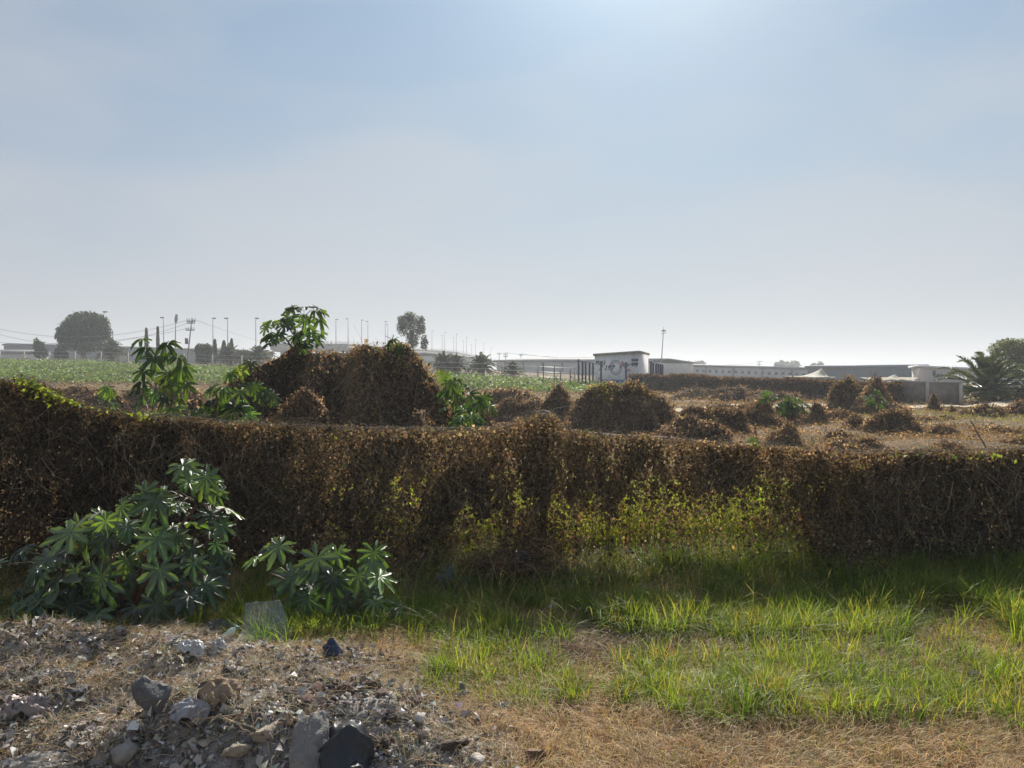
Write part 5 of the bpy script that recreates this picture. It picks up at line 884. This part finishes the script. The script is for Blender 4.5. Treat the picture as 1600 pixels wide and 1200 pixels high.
# dark palisade posts
pp = [(904, 562, 607), (910, 564, 604), (915, 565, 604), (921, 566, 603), (926.5, 567, 603), (939, 564, 603), (978, 566, 600), (1017, 565, 600), (1020.5, 567, 600), (1025, 568, 600), (1028.5, 568.5, 600), (1032, 569, 600), (1035, 570, 600)]
for i, (u, vt, vb) in enumerate(pp):
    b = P(u, vb, 76); b[2] = float(T(b[0], 76)); h = P(u, vt, 76)[2]; mb = MB(); box(mb, b[0]-.085, b[0]+.085, 75.9, 76.1, b[2]-.2, h); mb.add(np.array([[b[0]-.085, 75.9, h], [b[0]+.085, 75.9, h], [b[0]+.085, 76.1, h], [b[0]-.085, 76.1, h], [b[0], 76, h+.15]]), np.array([[0, 1, 4], [1, 2, 4], [2, 3, 4], [3, 0, 4]]))
    wh = f'{ordn[i]} dark blue post from the left beside the graffiti building' if i < 5 else ['dark blue post before the left end of the graffiti building', 'dark blue post before the middle of the graffiti building'][i-5] if i < 7 else f'{ordn[i-7]} dark blue post right of the graffiti building'
    tag(mb.done('steel_post', M['darkmetal'], loc=b), wh, 'post', 'dark blue posts around the graffiti building')
for i, (u, vt, Y_) in enumerate([(849, 567, 82), (866, 571, 80), (876, 579, 70), (891, 577, 72)]):
    b = gl(u, 600, Y_); mb = MB(); tube(mb, [b-[0, 0, .1], [b[0], b[1], P(u, vt, Y_)[2]]], .06, 6); tag(mb.done('wooden_stake', M['wood'], loc=b), f'{ordn[i]} thin dark stake from the left at the end of the field', 'stake', 'stakes at the end of the field')
# far hedge over its wall, block wall
fh = thing('vine_hedge', 'far dark brown vine hedge below the long warehouse', 'hedge', (18, 58, 0)); n = 42000; s = rng.random(n)
e0, e1 = (P(985, 600, 72)[0], 72.), (P(1405, 600, 47)[0], 47.); x = e0[0]+(e1[0]-e0[0])*s; y = e0[1]+(e1[1]-e0[1])*s; tp_ = np.interp(s, [0, .1, 1], [P(985, 584, 72)[2], P(1030, 584, 69)[2], P(1405, 597, 47)[2]])+.10*fbm(s*40, s*0, 3, 201)+.12*(fbm(s*9, s*0, 2, 205) > .35); z = tp_*rng.random(n)**.8
cc = pal(n, [(3, (.13, .085, .055)), (2, (.09, .065, .05)), (1, (.19, .13, .08)), (.5, (.12, .13, .05))], .25)*(1+.5*fbm(s*25, z*.8, 3, 203))[:, None]; mb = MB()
leaves(mb, np.stack([x+rng.normal(size=n)*.15, y+rng.normal(size=n)*.25, z], -1), np.tile([-.4, -1, .2], (n, 1)), .07+.10*rng.random(n), cc, 1, .9); mb.done('dry_leaves', M['dry'], fh)
for q in lin(0, 1, 24):
    px, py = e0[0]+(e1[0]-e0[0])*q, e0[1]+(e1[1]-e0[1])*q; mb = MB(); tube(mb, [[px, py+.1, -.2], [px, py+.1, float(np.interp(q, [0, 1], [tp_.max(), 1.1]))*.9]], .06, 5); mb.done('stake', M['wood'], fh)
bw = thing('block_wall', 'weathered grey block wall between the far hedge and the right palm', 'wall', (26, 46, 0)); bw['kind'] = 'thing'; mb = MB(); a, b = P(1396, 596, 47.5), P(1503, 598, 46); L = b-a; dd = unit(L*[1, 1, 0]); nn_ = np.array([-dd[1], dd[0], 0])*.1
V = np.array([[*(a-nn_)[:2], -.3], [*(b-nn_)[:2], -.3], [*(b+nn_)[:2], -.3], [*(a+nn_)[:2], -.3], a-nn_, b-nn_, b+nn_, a+nn_]); mb.add(V, BOXF); mb.done('wall_panel', mat('blockwork', .9, 0, color=(.26, .22, .19), noise=((.15, .12, .10), 2.5, .42, .68), bump=.5, bscale=10), bw)
V[:4, 2] = a[2]+.003; V[4:, 2] = a[2]+.06; V[[1, 2], 2] = b[2]+.003; V[[5, 6], 2] = b[2]+.06; cen = V.mean(0); V[:, :2] = cen[:2]+(V[:, :2]-cen[:2])*[1.001, 1.0]+0; mb = MB(); mb.add(V, BOXF); mb.done('coping', M['pale'], bw)
for q in (.02, .5, .98): p = a+L*q-nn_*1.3; mb = MB(); box(mb, p[0]-.09, p[0]+.09, p[1]-.06, p[1]+.06, -.2, p[2]-.02); mb.done('pilaster', bw.children[0].data.materials[0], bw)
# white canopies
cvm = mat('canopy_fabric', .7, .4, (1, 1, .95), .2, color=(.72, .70, .62))
def canopy(label, u0, u1, ua, vt, vb, Y_, name='canopy_tent'):
    a, b, ap = P(u0, vb, Y_), P(u1, vb, Y_), P(ua, vt, Y_+1.5); t = thing(name, label, 'canopy', ((a[0]+b[0])/2, Y_+1.5, float(T(a[0], Y_)))); k = 14; s, q = np.meshgrid(lin(0, 1, k), lin(0, 1, k), indexing='ij')
    mb = MB(); cs = [a, b, b+[0, 3, 0], a+[0, 3, 0]]
    for i in range(4):
        c0, c1_ = cs[i], cs[(i+1) % 4]; V = (c0*(1-s[..., None])+c1_*s[..., None])*(1-q[..., None])+ap*q[..., None]; V[..., 2] -= .35*np.sin(q*math.pi)*(1-.3*np.sin(s*math.pi)); mb.add(V.reshape(-1, 3), grid(k, k))
    mb.done('canopy_fabric', cvm, t, True)
    for c0 in cs: mb = MB(); tube(mb, [[c0[0], c0[1], float(T(c0[0], c0[1]))], c0-[0, 0, .02]], .04, 6); mb.done('tent_pole', M['metal'], t)
canopy('left white pointed canopy above the far hedge', 1244, 1286, 1284, 576, 588, 64); canopy('right white pointed canopy peaked beside the blue grey roof', 1270, 1306, 1284, 574.5, 589, 62)
canopy('low white awning behind the peaked twiggy mound', 1370, 1436, 1398, 585, 590, 60)
# parked white van hint and car behind the palm area at left/right
def car(label, u, v, Y_, col, L=4.3):
    p = gl(u, v, Y_); t = thing('parked_car', label, 'car', p); prof = np.array([(-L/2, .35), (-L/2, .85), (-L*.32, .95), (-L*.2, 1.42), (L*.18, 1.45), (L*.34, .98), (L/2, .85), (L/2, .35)]); n = len(prof); V = np.array([[q[0], s, q[1]] for s in (-.85, .85) for q in prof])+p; F4 = np.array([[i, (i+1) % n, (i+1) % n+n, i+n] for i in range(n)]); mb = MB(); mb.add(V, [F4, np.array([list(range(n))[::-1], [n+i for i in range(n)]])]); mb.done('body', mat('car_paint', .35, 0, color=col, spec=.5), t)
    mb = MB(); V = np.array([[q[0], s, q[1]] for s in (-.86, .86) for q in ((-L*.27, .98), (-L*.185, 1.36), (L*.165, 1.38), (L*.28, 1.0))])+p; mb.add(V, np.array([[0, 1, 2, 3], [7, 6, 5, 4]])); mb.done('window', mat('car_glass', .1, 0, color=(.03, .035, .04)), t)
    for sx in (-.3, .3):
        for s in (-.8, .8): mb = MB(); c0 = p+[sx*L, s, .33]; tube(mb, [c0-[0, .1, 0], c0+[0, .1, 0]], .33, 14); mb.done('wheel', M['darkmetal'], t)
car('small dark blue parked car behind the drooping castor plant', 234, 568, 128, (.08, .10, .2)); car('silver car parked under the right palm', 1562, 612, 52, (.5, .5, .5), 3.6)

# ================================================================== air
hz_ = bpy.data.materials.new('haze_air'); hz_.use_nodes = True; t_ = hz_.node_tree; t_.nodes.remove(t_.nodes['Principled BSDF']); pv = N(t_, 'ShaderNodeVolumePrincipled'); pv.inputs['Density'].default_value = .0009; pv.inputs['Color'].default_value = (.86, .90, .95, 1); pv.inputs['Anisotropy'].default_value = .3
t_.links.new(pv.outputs[0], t_.nodes['Material Output'].inputs['Volume'])
mb = MB(); box(mb, -4300, 4300, -300, 6300, -6, 40); tag(mb.done('haze', hz_), 'pale haze over the lot', None, kind='stuff')
